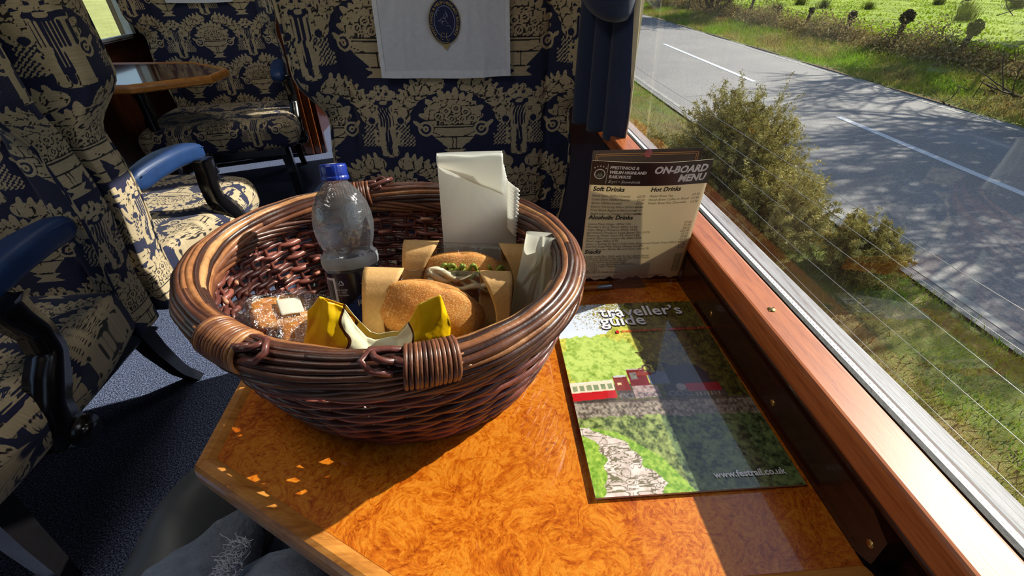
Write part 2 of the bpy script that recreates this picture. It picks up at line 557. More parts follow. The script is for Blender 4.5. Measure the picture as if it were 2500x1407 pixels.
# ================================================================ the damask motif
TW, TH = 340, 410
def build_motif():
    yy, xx = np.mgrid[0:TH, 0:TW].astype(float)
    cream = np.zeros((TH, TW)); line = np.zeros((TH, TW)); free = np.zeros((TH, TW))
    SX, SY = 0.378, 0.41
    def ell(cx, cy, a, b, rot=0.0):
        """ellipse mask, periodic, crop pixels relative to the urn centre"""
        cx = cx * SX + TW / 2; cy = cy * SY + TH / 4
        a = a * SX; b = b * SY
        dx = (xx - cx + TW / 2) % TW - TW / 2
        dy = (yy - cy + TH / 2) % TH - TH / 2
        c, s = math.cos(rot), math.sin(rot)
        u = (dx * c + dy * s) / a; v = (-dx * s + dy * c) / b
        return u * u + v * v
    def dxy(cx, cy):
        cx = cx * SX + TW / 2; cy = cy * SY + TH / 4
        return ((xx - cx + TW / 2) % TW - TW / 2) / SX, ((yy - cy + TH / 2) % TH - TH / 2) / SY
    def put(m, veins=False, outline=True):
        nonlocal cream, line, free
        m = m.astype(float)
        if outline:
            # dark contour where a new shape overlaps an older one
            e = ((np.roll(m, 2, 0) + np.roll(m, -2, 0) + np.roll(m, 2, 1) + np.roll(m, -2, 1)) > 0) & (m == 0) & (cream > 0)
            line[m > 0] = 0
            line[e] = 1
        cream = np.maximum(cream, m)
        free = np.where(m > 0, 1.0 if veins else 0.0, free)
    for oy, ox in ((0, 0), (TH / 2 / SY, 450)):
        # scalloped acanthus arch above the bouquet
        for side in (-1, 1):
            for k, ang in enumerate(np.linspace(8, 74, 10)):
                a = math.radians(ang)
                px = side * math.cos(a) * 352; py = 34 + math.sin(a) * 232
                rr = 56 if k % 2 else 66
                put(ell(ox + px, oy + py, rr, rr * 0.78, 0) < 1, True)
                put(ell(ox + px * 1.1, oy + py * 1.13 + 8, 15, 40, -side * (1.57 - a) * 0.9) < 1, False, False)
        # bouquet
        for k, ang in enumerate(np.linspace(12, 168, 12)):
            a = math.radians(ang)
            L = 166 if k % 2 else 142
            px, py = math.cos(a) * L, 30 + math.sin(a) * L * 0.9
            put(ell(ox + px, oy + py, 24, 62, a - 1.57) < 1)
        put(ell(ox, oy + 74, 190, 88) < 1, True)
        for px, py, r in ((-95, 60, 30), (-40, 95, 30), (25, 110, 32), (88, 88, 30), (130, 50, 26), (60, 45, 27), (-10, 45, 28), (-75, 20, 24), (140, 12, 18), (30, 10, 22)):
            put(ell(ox + px, oy + py, r, r * 0.85) < 1)
            put(ell(ox + px, oy + py, r * .35, r * .3) < 1)
            line[(ell(ox + px, oy + py, r * .42, r * .38) < 1) & (ell(ox + px, oy + py, r * .25, r * .22) > 1)] = 1
        # bowl
        X, Y = dxy(ox, oy)
        bowl = (Y < 4) & (Y > -95) & (np.abs(X) < 170 * np.sqrt(np.clip(1 - (Y / 108) ** 2, 0, 1)))
        put(bowl)
        cone = (Y < -70) & (Y > -150) & (np.abs(X) < 40 + (Y + 150) * 1.2)
        put(cone)
        foot = (Y <= -150) & (Y > -205) & (np.abs(X) < 34 + np.abs(Y + 176) * 1.9)
        put(foot)
        line[(np.abs(Y + 4) < 3.5) & (np.abs(X) < 165)] = 1
        line[(np.abs(Y + 18) < 2.5) & (np.abs(X) < 70)] = 1
        for sgn in (-1, 1):
            sw = np.abs(Y + 62 - (np.abs(X) / 150.0) ** 2 * 40 + 10) < 3
            line[sw & (np.abs(X) < 140) & (cream > 0)] = 1
        line[(np.abs(np.abs(X) - 12) < 2.5) & (Y < -60) & (Y > -150)] = 1
        line[(np.abs(Y + 150) < 3) & (np.abs(X) < 36)] = 1
        # handles
        for s in (-1, 1):
            put(ell(ox + s * 188, oy - 15, 52, 48) < 1)
            r = ell(ox + s * 188, oy - 15, 36, 33)
            cream[(r < 1)] = 0
            put(ell(ox + s * 188, oy - 15, 21, 19) < 1, False, False)
            r2 = ell(ox + s * 188, oy - 15, 8, 7); line[r2 < 1] = 1
            put(ell(ox + s * 238, oy + 14, 42, 13, s * 0.7) < 1, False, False)
        # the lyre column half a repeat to the side
        hx, hy = ox + 450, oy
        X, Y = dxy(hx, hy)
        for s in (-1, 1):
            for a0, b0, r in ((92, 58, 42), (60, 200, 26), (120, 92, 34), (26, 232, 22)):
                put(ell(hx + s * a0, hy + b0, r, r * 0.9) < 1)
            rr = ell(hx + s * 96, hy + 40, 24, 20); cream[rr < 1] = 0
            # chequered steps
            blk = ((np.abs(s * X - 112) < 42) & (Y < 18) & (Y > -50)) | ((np.abs(s * X - 124) < 60) & (Y <= -50) & (Y > -128))
            chk = ((np.floor(X / 13) + np.floor(Y / 12)) % 2) > 0
            cream[blk] = 0; line[blk] = 0
            cream[blk & chk] = 1
            put((ell(hx + s * 66, hy - 40, 26, 24) < 1) & (ell(hx + s * 66, hy - 40, 11, 10) > 1), False, False)
            put((ell(hx + s * 70, hy - 92, 26, 24) < 1) & (ell(hx + s * 76, hy - 90, 13, 12) > 1), False, False)
        put(ell(hx, hy - 165, 62, 36) < 1)
        body = (Y < 0) & (Y > -190) & (np.abs(np.abs(X) - 34 + np.sin((Y + 190) / 190 * np.pi) * -6) < 18)
        put(body)
        for s in (-1, 1):
            put((ell(hx + s * 34, hy + 6, 30, 27) < 1) & (ell(hx + s * 34, hy + 4, 12, 10) > 1), False, False)
        st = (np.abs(X) < 56) & (Y > 0) & (Y < 128)
        cream[st & ((np.floor(X / 6.5) % 2) == 0)] = 1
        cream[st & ((np.floor(X / 6.5) % 2) != 0)] = 0
        st2 = (np.abs(X) < 14) & (Y <= 0) & (Y > -100)
        cream[st2] = ((np.floor(X / 6.5) % 2) == 0)[st2]; line[st | st2] = 0
        drop = ell(hx, hy - 150, 13, 34) < 1
        cream[drop] = 0; line[drop] = 0
        # fleur under the foot
        for px, py, a, b in ((0, 205, 15, 36), (-34, 178, 24, 15), (34, 178, 24, 15), (-18, 232, 12, 22), (18, 232, 12, 22), (0, 150, 26, 14)):
            put(ell(hx + px, hy + py, a, b) < 1)
    # cell lines inside the leafy masses
    rng = np.random.default_rng(3)
    g = 27
    pts = []
    for j in range(int(round(TH / g))):
        for i in range(int(round(TW / g))):
            pts.append(((i + 0.5 * (j % 2) + rng.uniform(0.2, 0.8)) * TW / round(TW / g), (j + rng.uniform(0.25, 0.75)) * TH / round(TH / g)))
    d1 = np.full((TH, TW), 1e9); d2 = d1.copy()
    for px, py in pts:
        dx = (xx - px + TW / 2) % TW - TW / 2; dy = (yy - py + TH / 2) % TH - TH / 2
        d = np.hypot(dx, dy * 1.15)
        d2 = np.where(d < d1, d1, np.minimum(d2, d)); d1 = np.minimum(d1, d)
    line[((d2 - d1) < 1.9) & (free > 0)] = 1
    line = line * (cream > 0)
    def blur(a, s):
        fy = np.fft.fftfreq(TH)[:, None]; fx = np.fft.fftfreq(TW)[None, :]
        return np.real(np.fft.ifft2(np.fft.fft2(a) * np.exp(-2 * (np.pi * s) ** 2 * (fx * fx + fy * fy))))
    return blur(cream, 0.9), blur(np.clip(line, 0, 1), 0.55)
PAT, LINE = build_motif()
LINE = LINE * 1.0

def sample(field, u, v):
    h, w = field.shape
    u = np.mod(u, w); v = np.mod(v, h)
    u0 = np.floor(u).astype(int); v0 = np.floor(v).astype(int)
    fu = u - u0; fv = v - v0
    u0 %= w; v0 %= h; u1 = (u0 + 1) % w; v1 = (v0 + 1) % h
    return (field[v0, u0] * (1 - fu) * (1 - fv) + field[v0, u1] * fu * (1 - fv) + field[v1, u0] * (1 - fu) * fv + field[v1, u1] * fu * fv)

def fabric_attrs(u, v):
    """u, v in metres on the cloth"""
    u = u * 1000.0; v = v * 1000.0
    return {'pat': sample(PAT, u, v), 'lin': sample(LINE, u, v), 'fu': u, 'fv': v}

# ================================================================ armchair
def resample(P, n, closed=True):
    P = np.asarray(P, float)
    if closed:
        P = np.concatenate([P, P[:1]])
    d = np.concatenate([[0], np.cumsum(np.linalg.norm(np.diff(P, axis=0), axis=1))])
    t = np.linspace(0, d[-1], n + 1)[:-1] if closed else np.linspace(0, d[-1], n)
    return np.stack([np.interp(t, d, P[:, k]) for k in range(P.shape[1])], 1), t

def smoothstep(a, b, x):
    t = np.clip((x - a) / (b - a), 0, 1)
    return t * t * (3 - 2 * t)

def cloth_loft(name, loops, s, t, parent, uoff=0.0, voff=0.0, mat=None, swap=False):
    """loops (n, m, 3) closed in m"""
    n, m = loops.shape[:2]
    V = loops.reshape(-1, 3)
    U = np.repeat(s[None, :], n, 0).ravel(); W = np.repeat(t[:, None], m, 1).ravel()
    if swap: U, W = W, U
    F = grid_faces(m, n, True)
    c0 = loops[0].mean(0); c1 = loops[-1].mean(0)
    at = fabric_attrs(np.concatenate([U, [0, 0]]) + uoff, np.concatenate([W, [0, 0]]) + voff)
    V = np.concatenate([V, [c0, c1]])
    j = np.arange(m); j2 = (j + 1) % m
    T0 = np.stack([np.full(m, n * m), j2, j], 1); T1 = np.stack([np.full(m, n * m + 1), (n - 1) * m + j, (n - 1) * m + j2], 1)
    return np_mesh(name, V, [F, np.concatenate([T0, T1])], mat or MAT['damask'], parent, True, at)

def make_armchair(label, group, loc, rz, pat_shift=0.14, step=0.0032):
    root = empty('armchair', loc, rz, label, 'armchair', group)
    # ---- backrest: local x across, y back, z up.  Front face looks to -y
    zs = np.arange(0.30, 1.26, step)
    m = int(1.5 / step)
    loops = []; S = None
    for z in zs:
        hw = 0.30 + 0.026 * smoothstep(0.42, 0.66, z) - 0.01 * smoothstep(0.7, 0.8, z) + 0.036 * smoothstep(0.80, 0.93, z) - 0.03 * smoothstep(1.08, 1.22, z)
        wing = 0.085 * smoothstep(0.80, 0.92, z) * (1 - 0.3 * smoothstep(1.1, 1.25, z))
        lean = 0.02 * (z - 0.42)
        th = 0.092 - 0.012 * smoothstep(0.5, 1.1, z)
        if z > 1.19: th *= math.sqrt(max(0.02, 1 - ((z - 1.19) / 0.07) ** 2)); 
        nn = 61
        x = np.linspace(-1, 1, nn)
        inner = 0.255
        xx = x * hw
        puff = 0.016 * (1 - np.clip(np.abs(xx) / inner, 0, 1) ** 4) * (1 - smoothstep(0.3, 0.42, np.array(0.36)) * 0)
        fw = np.clip((np.abs(xx) - inner) / max(hw - inner, 0.01), 0, 1)
        crease = -0.010 * np.exp(-((np.abs(xx) - inner) / 0.006) ** 2)
        yf = lean - puff - wing * fw ** 1.2 - crease
        yb = lean + th - wing * 0.75 * fw ** 1.5
        # rounded side ends
        fr = np.stack([xx, yf, np.full(nn, z)], 1)
        bk = np.stack([xx[::-1], yb[::-1], np.full(nn, z)], 1)
        er = (yb[-1] - yf[-1]) / 2
        an = np.linspace(-np.pi / 2, np.pi / 2, 9)[1:-1]
        er2 = min(er, 0.014)
        rgt = np.stack([hw + er2 * np.cos(an) * 0.6, (yf[-1] + yb[-1]) / 2 + er * np.sin(an), np.full(7, z)], 1)
        lft = np.stack([-hw - er2 * np.cos(an) * 0.6, (yf[-1] + yb[-1]) / 2 - er * np.sin(an), np.full(7, z)], 1)
        P = np.concatenate([fr, rgt, bk, lft])
        Q, tt = resample(P, m)
        loops.append(Q); S = tt if S is None else S
    loops = np.array(loops)
    # cloth coordinate: x on the front and rear faces so the repeat hangs straight
    U = loops[:, :, 0].copy()
    back = loops[:, :, 1] > (0.02 * (loops[:, :, 2] - 0.42) + 0.035)
    n = len(zs)
    V = loops.reshape(-1, 3)
    W = np.repeat(zs[:, None], m, 1)
    sidey = np.clip(np.abs(U) - 0.30, 0, 1)
    F = grid_faces(m, n, True)
    dl = np.linalg.norm(np.diff(loops, axis=1, append=loops[:, :1]), axis=2)
    arc = np.cumsum(dl, axis=1) - dl
    k0 = np.argmin(np.abs(U[:, :m // 2]), axis=1)
    arc = arc - arc[np.arange(n), k0][:, None]
    per = dl.sum(1)[:, None]
    arc = np.where(arc > per * 0.52, arc - per, arc)
    bk_ = np.abs(arc) > (per * 0.5 - 0.245)
    wgt = np.clip((np.abs(arc) - (per * 0.25 + 0.02)) / 0.02, 0, 1)
    Uc = np.where(wgt > 0.5, U * 1.03, arc) * 0.96 + pat_shift + 0.17
    at = fabric_attrs(np.concatenate([Uc.ravel(), [0, 0]]), np.concatenate([W.ravel(), [0, 0]]) * 1.0 - 0.065)
    Vc = np.concatenate([V, [loops[0].mean(0), loops[-1].mean(0)]])
    j = np.arange(m); j2 = (j + 1) % m
    T0 = np.stack([np.full(m, n * m), j2, j], 1); T1 = np.stack([np.full(m, n * m + 1), (n - 1) * m + j, (n - 1) * m + j2], 1)
    np_mesh('backrest', Vc, [F, np.concatenate([T0, T1])], MAT['damask'], root, True, at)
    # piping along both edges of the front
    for s in (-1, 1):
        P = []
        for z in np.arange(0.40, 1.2, 0.02):
            hw = 0.30 + 0.026 * smoothstep(0.42, 0.66, z) - 0.01 * smoothstep(0.7, 0.8, z) + 0.036 * smoothstep(0.80, 0.93, z) - 0.03 * smoothstep(1.08, 1.22, z)
            wing = 0.085 * smoothstep(0.80, 0.92, z) * (1 - 0.3 * smoothstep(1.1, 1.25, z))
            P.append((s * (hw + 0.002), 0.02 * (z - 0.42) - wing - 0.001, z))
        P = np.array(P)
        mb = MB().tube(P, 0.004, 6)
        vv = np.concatenate(mb.V)
        at = fabric_attrs(vv[:, 0] * 3 + vv[:, 2], vv[:, 2] * 1.4)
        np_mesh('piping', vv, [np.concatenate(mb.Q), np.concatenate(mb.T)], MAT['damask'], root, True, at)
    # ---- seat cushion: loops in the y,z plane stacked along x
    xs = np.arange(-0.375, 0.3751, step)
    loops = []
    mm = int(1.32 / step)
    for x in xs:
        e = math.sqrt(max(0.0, 1 - (max(0, abs(x) - 0.315) / 0.06) ** 2))
        front = -0.60 + 0.05 * (abs(x) / 0.37) ** 4 + 0.05 * (1 - e)
        backy = 0.02
        # the cushion is wider in front than at the back
        if abs(x) > 0.30:
            backy = 0.02 - (abs(x) - 0.30) / 0.075 * 0.30
        zt = 0.455 + 0.012 * (1 - (x / 0.37) ** 2); zb = 0.315
        hz = (zt - zb) / 2; zc = (zt + zb) / 2; hz *= max(0.22, e)
        yc = (front + backy) / 2; hy = max(0.02, (backy - front) / 2)
        a = np.linspace(0, 2 * np.pi, 120, endpoint=False)
        ca, sa = np.cos(a), np.sin(a)
        p = 5.0
        r = (np.abs(ca) ** p + np.abs(sa) ** p) ** (-1 / p)
        y = yc + hy * r * ca; z = zc + hz * r * sa
        z = z + 0.02 * np.clip((y - yc) / 0.3, -1, 0) * -0.5 * (sa > 0)
        P = np.stack([np.full(120, x), y, z], 1)
        Q, tt = resample(P, mm)
        k0 = 0
        loops.append(Q)
    loops = np.array(loops); n = len(xs)
    X = loops[:, :, 0]; Y = loops[:, :, 1]; Z = loops[:, :, 2]
    top = Z > 0.40
    Vq = np.where(Y < -0.54, -(0.54) + (Z - 0.46) * 1.0, Y)
    Uq = X
    at = fabric_attrs(np.concatenate([(Uq + pat_shift + 0.17).ravel(), [0, 0]]), np.concatenate([(Vq + 0.05).ravel(), [0, 0]]))
    F = grid_faces(mm, n, True)
    Vc = np.concatenate([loops.reshape(-1, 3), [loops[0].mean(0), loops[-1].mean(0)]])
    j = np.arange(mm); j2 = (j + 1) % mm
    T0 = np.stack([np.full(mm, n * mm), j2, j], 1); T1 = np.stack([np.full(mm, n * mm + 1), (n - 1) * mm + j, (n - 1) * mm + j2], 1)
    np_mesh('seat_cushion', Vc, [F, np.concatenate([T0, T1])], MAT['damask'], root, True, at)
    bevel_box('seat_frame', (-0.29, -0.52, 0.27), (0.29, 0.05, 0.325), MAT['black_wood'], root, 0.008)
    for s in (-1, 1):
        # padded arm
        A = []
        for k, t in enumerate(np.linspace(0, 1, 22)):
            y = 0.0 - 0.345 * t
            z = 0.648 + 0.014 * math.sin(t * 3.0) - 0.02 * t * t
            A.append((s * (0.305 + 0.012 * t), y, z, 0.022 + 0.012 * smoothstep(0, 0.5, t)))
        A = np.array(A)
        lp = []
        a = np.linspace(0, 2 * np.pi, 28, endpoint=False)
        ca, sa = np.cos(a), np.sin(a)
        r = (np.abs(ca) ** 3.6 + np.abs(sa) ** 3.6) ** (-1 / 3.6)
        ends = [0.35, 0.75, 0.93] + [1.0] * (len(A) - 6) + [0.95, 0.82, 0.5]
        for (x, y, z, w), e in zip(A, ends):
            lp.append(np.stack([x + w * r * ca * e, np.full(28, y), z + 0.030 * r * sa * e], 1))
        lp = np.array(lp)
        Vp = np.concatenate([lp.reshape(-1, 3), [lp[0].mean(0), lp[-1].mean(0)]])
        F = grid_faces(28, len(lp), True); nl_ = len(lp)
        j = np.arange(28); j2 = (j + 1) % 28
        T = np.concatenate([np.stack([np.full(28, nl_ * 28), j2, j], 1), np.stack([np.full(28, nl_ * 28 + 1), (nl_ - 1) * 28 + j, (nl_ - 1) * 28 + j2], 1)])
        arm = np_mesh('arm_pad', Vp, [F, T], MAT['leather'], root, True)
        st = MB().tube([(s * (0.305 + 0.012 * t + 0.0 + (0.024 + 0.008 * t)), -0.01 - 0.325 * t, 0.664 + 0.014 * math.sin(t * 3.0) - 0.02 * t * t) for t in np.linspace(0.05, 0.97, 20)], 0.0016, 6)
        st.build('seam', MAT['leather'], arm)
        # swept black arm support, a flat S of wood with a scroll foot
        pts = [(-0.28, 0.625), (-0.275, 0.585), (-0.262, 0.54), (-0.268, 0.49), (-0.30, 0.45), (-0.335, 0.405), (-0.35, 0.36), (-0.345, 0.32)]
        wd = [0.034, 0.028, 0.024, 0.026, 0.034, 0.034, 0.038, 0.045]
        C = np.array(pts); Cf, _ = resample(C, 34, False); wf = np.interp(np.linspace(0, 1, 34), np.linspace(0, 1, 8), wd)
        T = np.gradient(Cf, axis=0); T /= np.linalg.norm(T, axis=1)[:, None]
        Nn = np.stack([-T[:, 1], T[:, 0]], 1)
        L = Cf + Nn * wf[:, None]; Rr = Cf - Nn * wf[:, None]
        x0, x1 = s * 0.335, s * 0.375
        ring = []
        for i in range(34):
            ring.append([(x0, *L[i]), ((x0 + x1) / 2 + s * 0.006, *(L[i] * 0.8 + Cf[i] * 0.2)), (x1, *(L[i] * .9 + Cf[i] * .1)), (x1 + s * 0.004, *Cf[i]), (x1, *(Rr[i] * .9 + Cf[i] * .1)), (x0, *Rr[i])])
        ring = np.array(ring)
        Vp = ring.reshape(-1, 3)
        F = grid_faces(6, 34, True)
        Tcap = [(0, 1, 2, 3), (0, 3, 4, 5), (33 * 6, 33 * 6 + 3, 33 * 6 + 2, 33 * 6 + 1), (33 * 6, 33 * 6 + 5, 33 * 6 + 4, 33 * 6 + 3)]
        np_mesh('arm_support', Vp, [np.concatenate([F, np.array(Tcap)])], MAT['black_wood'], root, True)
        sc_ = MB().tube([(s * 0.33, -0.335, 0.315), (s * 0.385, -0.335, 0.315)], 0.036, 20)
        sc_.tube([(s * 0.38, -0.335, 0.315), (s * 0.392, -0.335, 0.315)], 0.018, 16)
        sc_.build('scroll', MAT['black_wood'], root)
        # legs
        def leg(P, W):
            P = np.array(P, float); Pf, _ = resample(P, 14, False)
            wf = np.interp(np.linspace(0, 1, 14), np.linspace(0, 1, len(W)), W)
            rg = []
            for p, w in zip(Pf, wf):
                rg.append([(p[0] - w, p[1] - w, p[2]), (p[0] + w, p[1] - w, p[2]), (p[0] + w, p[1] + w, p[2]), (p[0] - w, p[1] + w, p[2])])
            rg = np.array(rg)
            Fq = grid_faces(4, 14, True)
            return np_mesh('leg', rg.reshape(-1, 3), np.concatenate([Fq, [[3, 2, 1, 0], [52, 53, 54, 55]]]), MAT['black_wood'], root, False)
        leg([(s * 0.27, -0.47, 0.33), (s * 0.285, -0.49, 0.18), (s * 0.29, -0.50, 0.0)], [0.028, 0.022, 0.016])
        leg([(s * 0.27, 0.02, 0.33), (s * 0.27, 0.045, 0.20), (s * 0.272, 0.08, 0.08), (s * 0.275, 0.125, 0.0)], [0.026, 0.022, 0.018, 0.016])
    return root

def copy_thing(root, loc, rz, label, group=None):
    r = root.copy(); COL.objects.link(r)
    r.location = loc; r.rotation_euler = (0, 0, rz)
    r['label'] = label
    if group: r['group'] = group
    for ch in list(root.children):
        c = ch.copy(); COL.objects.link(c); c.parent = r
        for g in list(ch.children):
            d = g.copy(); COL.objects.link(d); d.parent = c
    return r
# ================================================================ carriage shell
XW = 0.316      # inner face of the window-side wall
XL = -1.95      # far side wall
WIN = [(-0.62, 1.262), (1.44, 2.20), (3.20, 3.38), (3.70, 4.95)]     # window openings along y; unseen ones sized to steer the sun patches
Z0W, Z1W = 0.80, 1.63

def box_obj(name, boxes, mat, parent=None, kind=True):
    mb = MB()
    for lo, hi in boxes: mb.box(lo, hi)
    o = mb.build(name, mat, parent, smooth=False)
    if kind: structure(o)
    return o

fl = structure(bevel_box('floor', (XL - 0.05, -1.2, -0.05), (0.42, 5.3, 0.0), MAT['carpet'], r=0))
cl = structure(bevel_box('ceiling', (XL - 0.05, -1.2, 2.15), (0.42, 5.3, 2.20), MAT['cream_paint'], r=0))
box_obj('wall_right', [((0.345, -1.2, 0), (0.41, 5.3, 0.772)), ((0.33, -1.2, Z1W), (0.41, 5.3, 2.15)),
                       ((0.33, -1.2, 0.772), (0.41, WIN[0][0], Z1W)), ((0.345, WIN[0][1], 0.772), (0.41, WIN[1][0], Z1W)),
                       ((0.33, WIN[1][1], 0.772), (0.41, WIN[2][0], Z1W)), ((0.33, WIN[2][0], 0.772), (0.41, WIN[2][1], 1.38)), ((0.33, WIN[2][1], 0.772), (0.41, WIN[3][0], Z1W)), ((0.33, WIN[3][1], 0.772), (0.41, 5.3, Z1W))], MAT['dark_wood'])
box_obj('wall_left', [((XL - 0.06, -1.2, 0), (XL, 3.6, 0.79)), ((XL - 0.06, -1.2, Z1W), (XL, 3.6, 2.15)),
                      ((XL - 0.06, -1.2, 0.79), (XL, -0.4, Z1W)), ((XL - 0.06, 1.35, 0.79), (XL, 1.55, Z1W)), ((XL - 0.06, 3.14, 0.79), (XL, 3.6, Z1W))], MAT['panel_wood'])
box_obj('wall_end', [((XL, 5.3, 0), (0.345, 5.35, 2.15)), ((XL - 0.06, 3.6, 0), (XL, 5.3, 2.15))], MAT['panel_wood'])
box_obj('wall_rear', [((XL, -1.25, 0), (0.345, -1.2, 2.15))], MAT['panel_wood'])
# far partition with the doorway to the next saloon
box_obj('wall_front', [((XL, 3.42, 0), (-1.22, 3.46, 2.15)), ((-0.50, 3.42, 0), (0.345, 3.46, 2.15)), ((-1.22, 3.42, 1.95), (-0.50, 3.46, 2.15))], MAT['panel_wood'])
dr = structure(bevel_box('door_1', (-1.275, 3.47, 0.0), (-1.245, 4.11, 1.95), MAT['dark_wood'], r=0.003))
df = empty('door_frame_post', (-1.16, 3.36, 0), 0, 'tall varnished doorway post rising behind the far armchair beside the aisle', 'doorway post')
P = df
bevel_box('outer_moulding', (-0.075, -0.02, 0.0), (-0.01, 0.055, 2.10), MAT['post_wood'], P, 0.008)
bevel_box('inner_moulding', (-0.01, 0.0, 0.0), (0.035, 0.055, 2.10), MAT['post_wood'], P, 0.006)
bevel_box('door_stop', (0.035, 0.02, 0.0), (0.065, 0.055, 2.10), MAT['dark_wood'], P, 0.004)

# window-side wall: sill rail, seals, outer sill
Y0, Y1 = -0.62, 1.262
structure(bevel_box('trim_1', (XW, -1.18, 0.778), (0.361, 1.40, 0.810), MAT['rail_wood'], r=0.005, seg=3))
structure(bevel_box('trim_2', (XW + 0.003, -1.18, 0.770), (0.345, 1.40, 0.7775), MAT['dark_wood'], r=0.002))
box_obj('trim_3', [((0.3615, -0.62, 0.79), (0.3675, 1.262, 0.809))], MAT['rubber'])
box_obj('trim_4', [((0.3680, -0.62, 0.79), (0.3750, 1.262, 0.808))], MAT['spacer'])
box_obj('trim_5', [((0.3755, -0.62, 0.79), (0.3805, 1.262, 0.806))], MAT['brown_strip'])
box_obj('trim_6', [((0.381, -0.62, 0.78), (0.404, 1.262, 0.803))], MAT['grey_wood'])
box_obj('trim_7', [((0.352, 1.20, 0.8101), (0.385, 1.245, Z1W))], MAT['white_metal'])
box_obj('trim_8', [((0.345, 1.24, 0.8101), (0.415, 1.262, Z1W)), ((0.345, 1.44, 0.8101), (0.415, 1.46, Z1W))], MAT['lining'])
structure(bevel_box('trim_9', (0.316, 1.405, 0.778), (0.361, 3.40, 0.810), MAT['rail_wood'], r=0.005, seg=3))
box_obj('window_1', [((0.3705, -0.62, 0.808), (0.3715, 1.262, Z1W))], MAT['window_glass'])
box_obj('window_2', [((0.3705, 1.44, 0.81), (0.3715, 2.20, Z1W))], MAT['window_glass'])
box_obj('window_6', [((0.3705, 3.20, 1.38), (0.3715, 3.38, Z1W))], MAT['window_glass'])  # high slot, shaped so sun reaches the far chair but not the floor
box_obj('window_5', [((0.3705, 3.70, 0.81), (0.3715, 4.95, 1.63))], MAT['window_glass'])
box_obj('window_3', [((XL - 0.03, -0.4, 0.79), (XL - 0.028, 1.35, Z1W))], MAT['window_glass'])
box_obj('window_4', [((XL - 0.03, 1.55, 0.79), (XL - 0.028, 3.14, Z1W))], MAT['window_glass'])
box_obj('trim_10', [((XL - 0.02, 1.55, 0.79), (XL + 0.006, 3.14, 0.803)), ((XL - 0.02, 1.55, 1.59), (XL + 0.004, 3.14, Z1W)), ((XL - 0.02, -0.4, 0.79), (XL + 0.006, 1.35, 0.803))], MAT['white_metal'])
structure(bevel_box('trim_11', (XL, 1.50, 0.755), (XL + 0.03, 3.25, 0.788), MAT['dark_wood'], r=0.004))
box_obj('trim_12', [((XL - 0.02, 3.12, 0.803), (XL + 0.02, 3.15, Z1W))], MAT['white_metal'])

def screw(loc, axis, label, r=0.0048):
    rot = {'z': (0, 0, 0.6), 'x': (0, -math.pi / 2, 0)}[axis]
    o = MB().lathe([(0.0001, 0.0014), (r * .6, 0.0012), (r, 0.0002), (r, -0.001)], 20)
    ob = o.build('screw', MAT['brass'], None)
    ob.location = loc; ob.rotation_euler = rot
    tag(ob, label, 'screw')
    s = bevel_box('slot', (-r * .85, -0.0005, 0.0011), (r * .85, 0.0005, 0.00165), MAT['rubber'], ob, 0)
    return ob
screw((0.3365, 0.389, 0.8102), 'z', 'brass slotted screw set in the lit top of the window sill rail')

# left-hand curtain beyond the far seat (blue, in shadow)
def curtain(name, y0, y1, x0, x1, z0, z1, label, parent=None, folds=5, amp=0.02, seed=1, flip=1, tie=None):
    root = empty(name, (0, 0, 0), 0, label, 'curtain')
    nu, nv = 160, 90
    t = np.linspace(0, 1, nu)[None, :]; v = np.linspace(0, 1, nv)[:, None]
    z = z0 + (z1 - z0) * v
    w = np.ones_like(v)
    if tie is not None:
        w = 0.40 + 0.60 * np.clip(np.abs(z - tie) / 0.22, 0, 1) ** 0.9
        w = np.where(z < tie, 0.40 + 0.12 * np.clip((tie - z) / 0.25, 0, 1), w)
    yc = y1 - (y1 - y0) * w * (1 - t)
    xo = x0 + (x1 - x0) * t + amp * np.sin(t * folds * 2 * np.pi + seed + 0.5 * np.sin(v * 3)) * (0.8 + 0.3 * np.sin(v * 5 + seed)) * (0.6 + 0.4 * w)
    yc = yc + 0.010 * np.cos(t * folds * 2 * np.pi + seed + 0.5)
    zz = z + 0.006 * np.sin(t * folds * 2 * np.pi + seed) * (v < 0.02) + 0 * t
    for nm, off, mat in (('drape', 0.0, MAT['curtain']), ('lining', 0.0035 * flip, MAT['lining'])):
        V = np.stack([xo + off, yc, zz + (0.006 if nm == 'lining' else 0)], -1).reshape(-1, 3)
        o = np_mesh(nm, V, grid_faces(nu, nv), mat, root, True)
        md = o.modifiers.new('s', 'SOLIDIFY'); md.thickness = 0.0012; md.offset = 0
    return root
c = curtain('curtain', 0.83, 1.225, 0.335, 0.262, 0.800, 1.62, 'navy blue curtain gathered at the far end of the big window, tied back', folds=3.0, amp=0.016, seed=0.5, tie=1.10)
a = np.linspace(0, 2 * np.pi, 40, endpoint=False)
lp = []
for dz, e in ((-0.032, 0.93), (-0.024, 1.04), (0.0, 1.08), (0.024, 1.04), (0.034, 0.93)):
    lp.append(np.stack([0.300 + 0.060 * e * np.cos(a), 1.145 + 0.095 * e * np.sin(a), 1.125 + dz * 1.6 + 0.035 * np.sin(a)], 1))
lp = np.array(lp)
tb = np_mesh('tieback', lp.reshape(-1, 3), grid_faces(40, 5, True), MAT['curtain'], c, True)
md = tb.modifiers.new('s', 'SOLIDIFY'); md.thickness = 0.004
curtain('curtain', 3.13, 3.38, XL + 0.045, XL + 0.07, 0.80, 1.62, 'dark blue curtain hanging at the far end of the left-hand window', folds=3, amp=0.018, seed=1.2, flip=-1)
curtain('curtain', 1.46, 1.57, 0.275, 0.315, 0.815, 1.62, 'second navy curtain, gathered in the next window behind the facing armchair', folds=4, amp=0.014, seed=2.2)

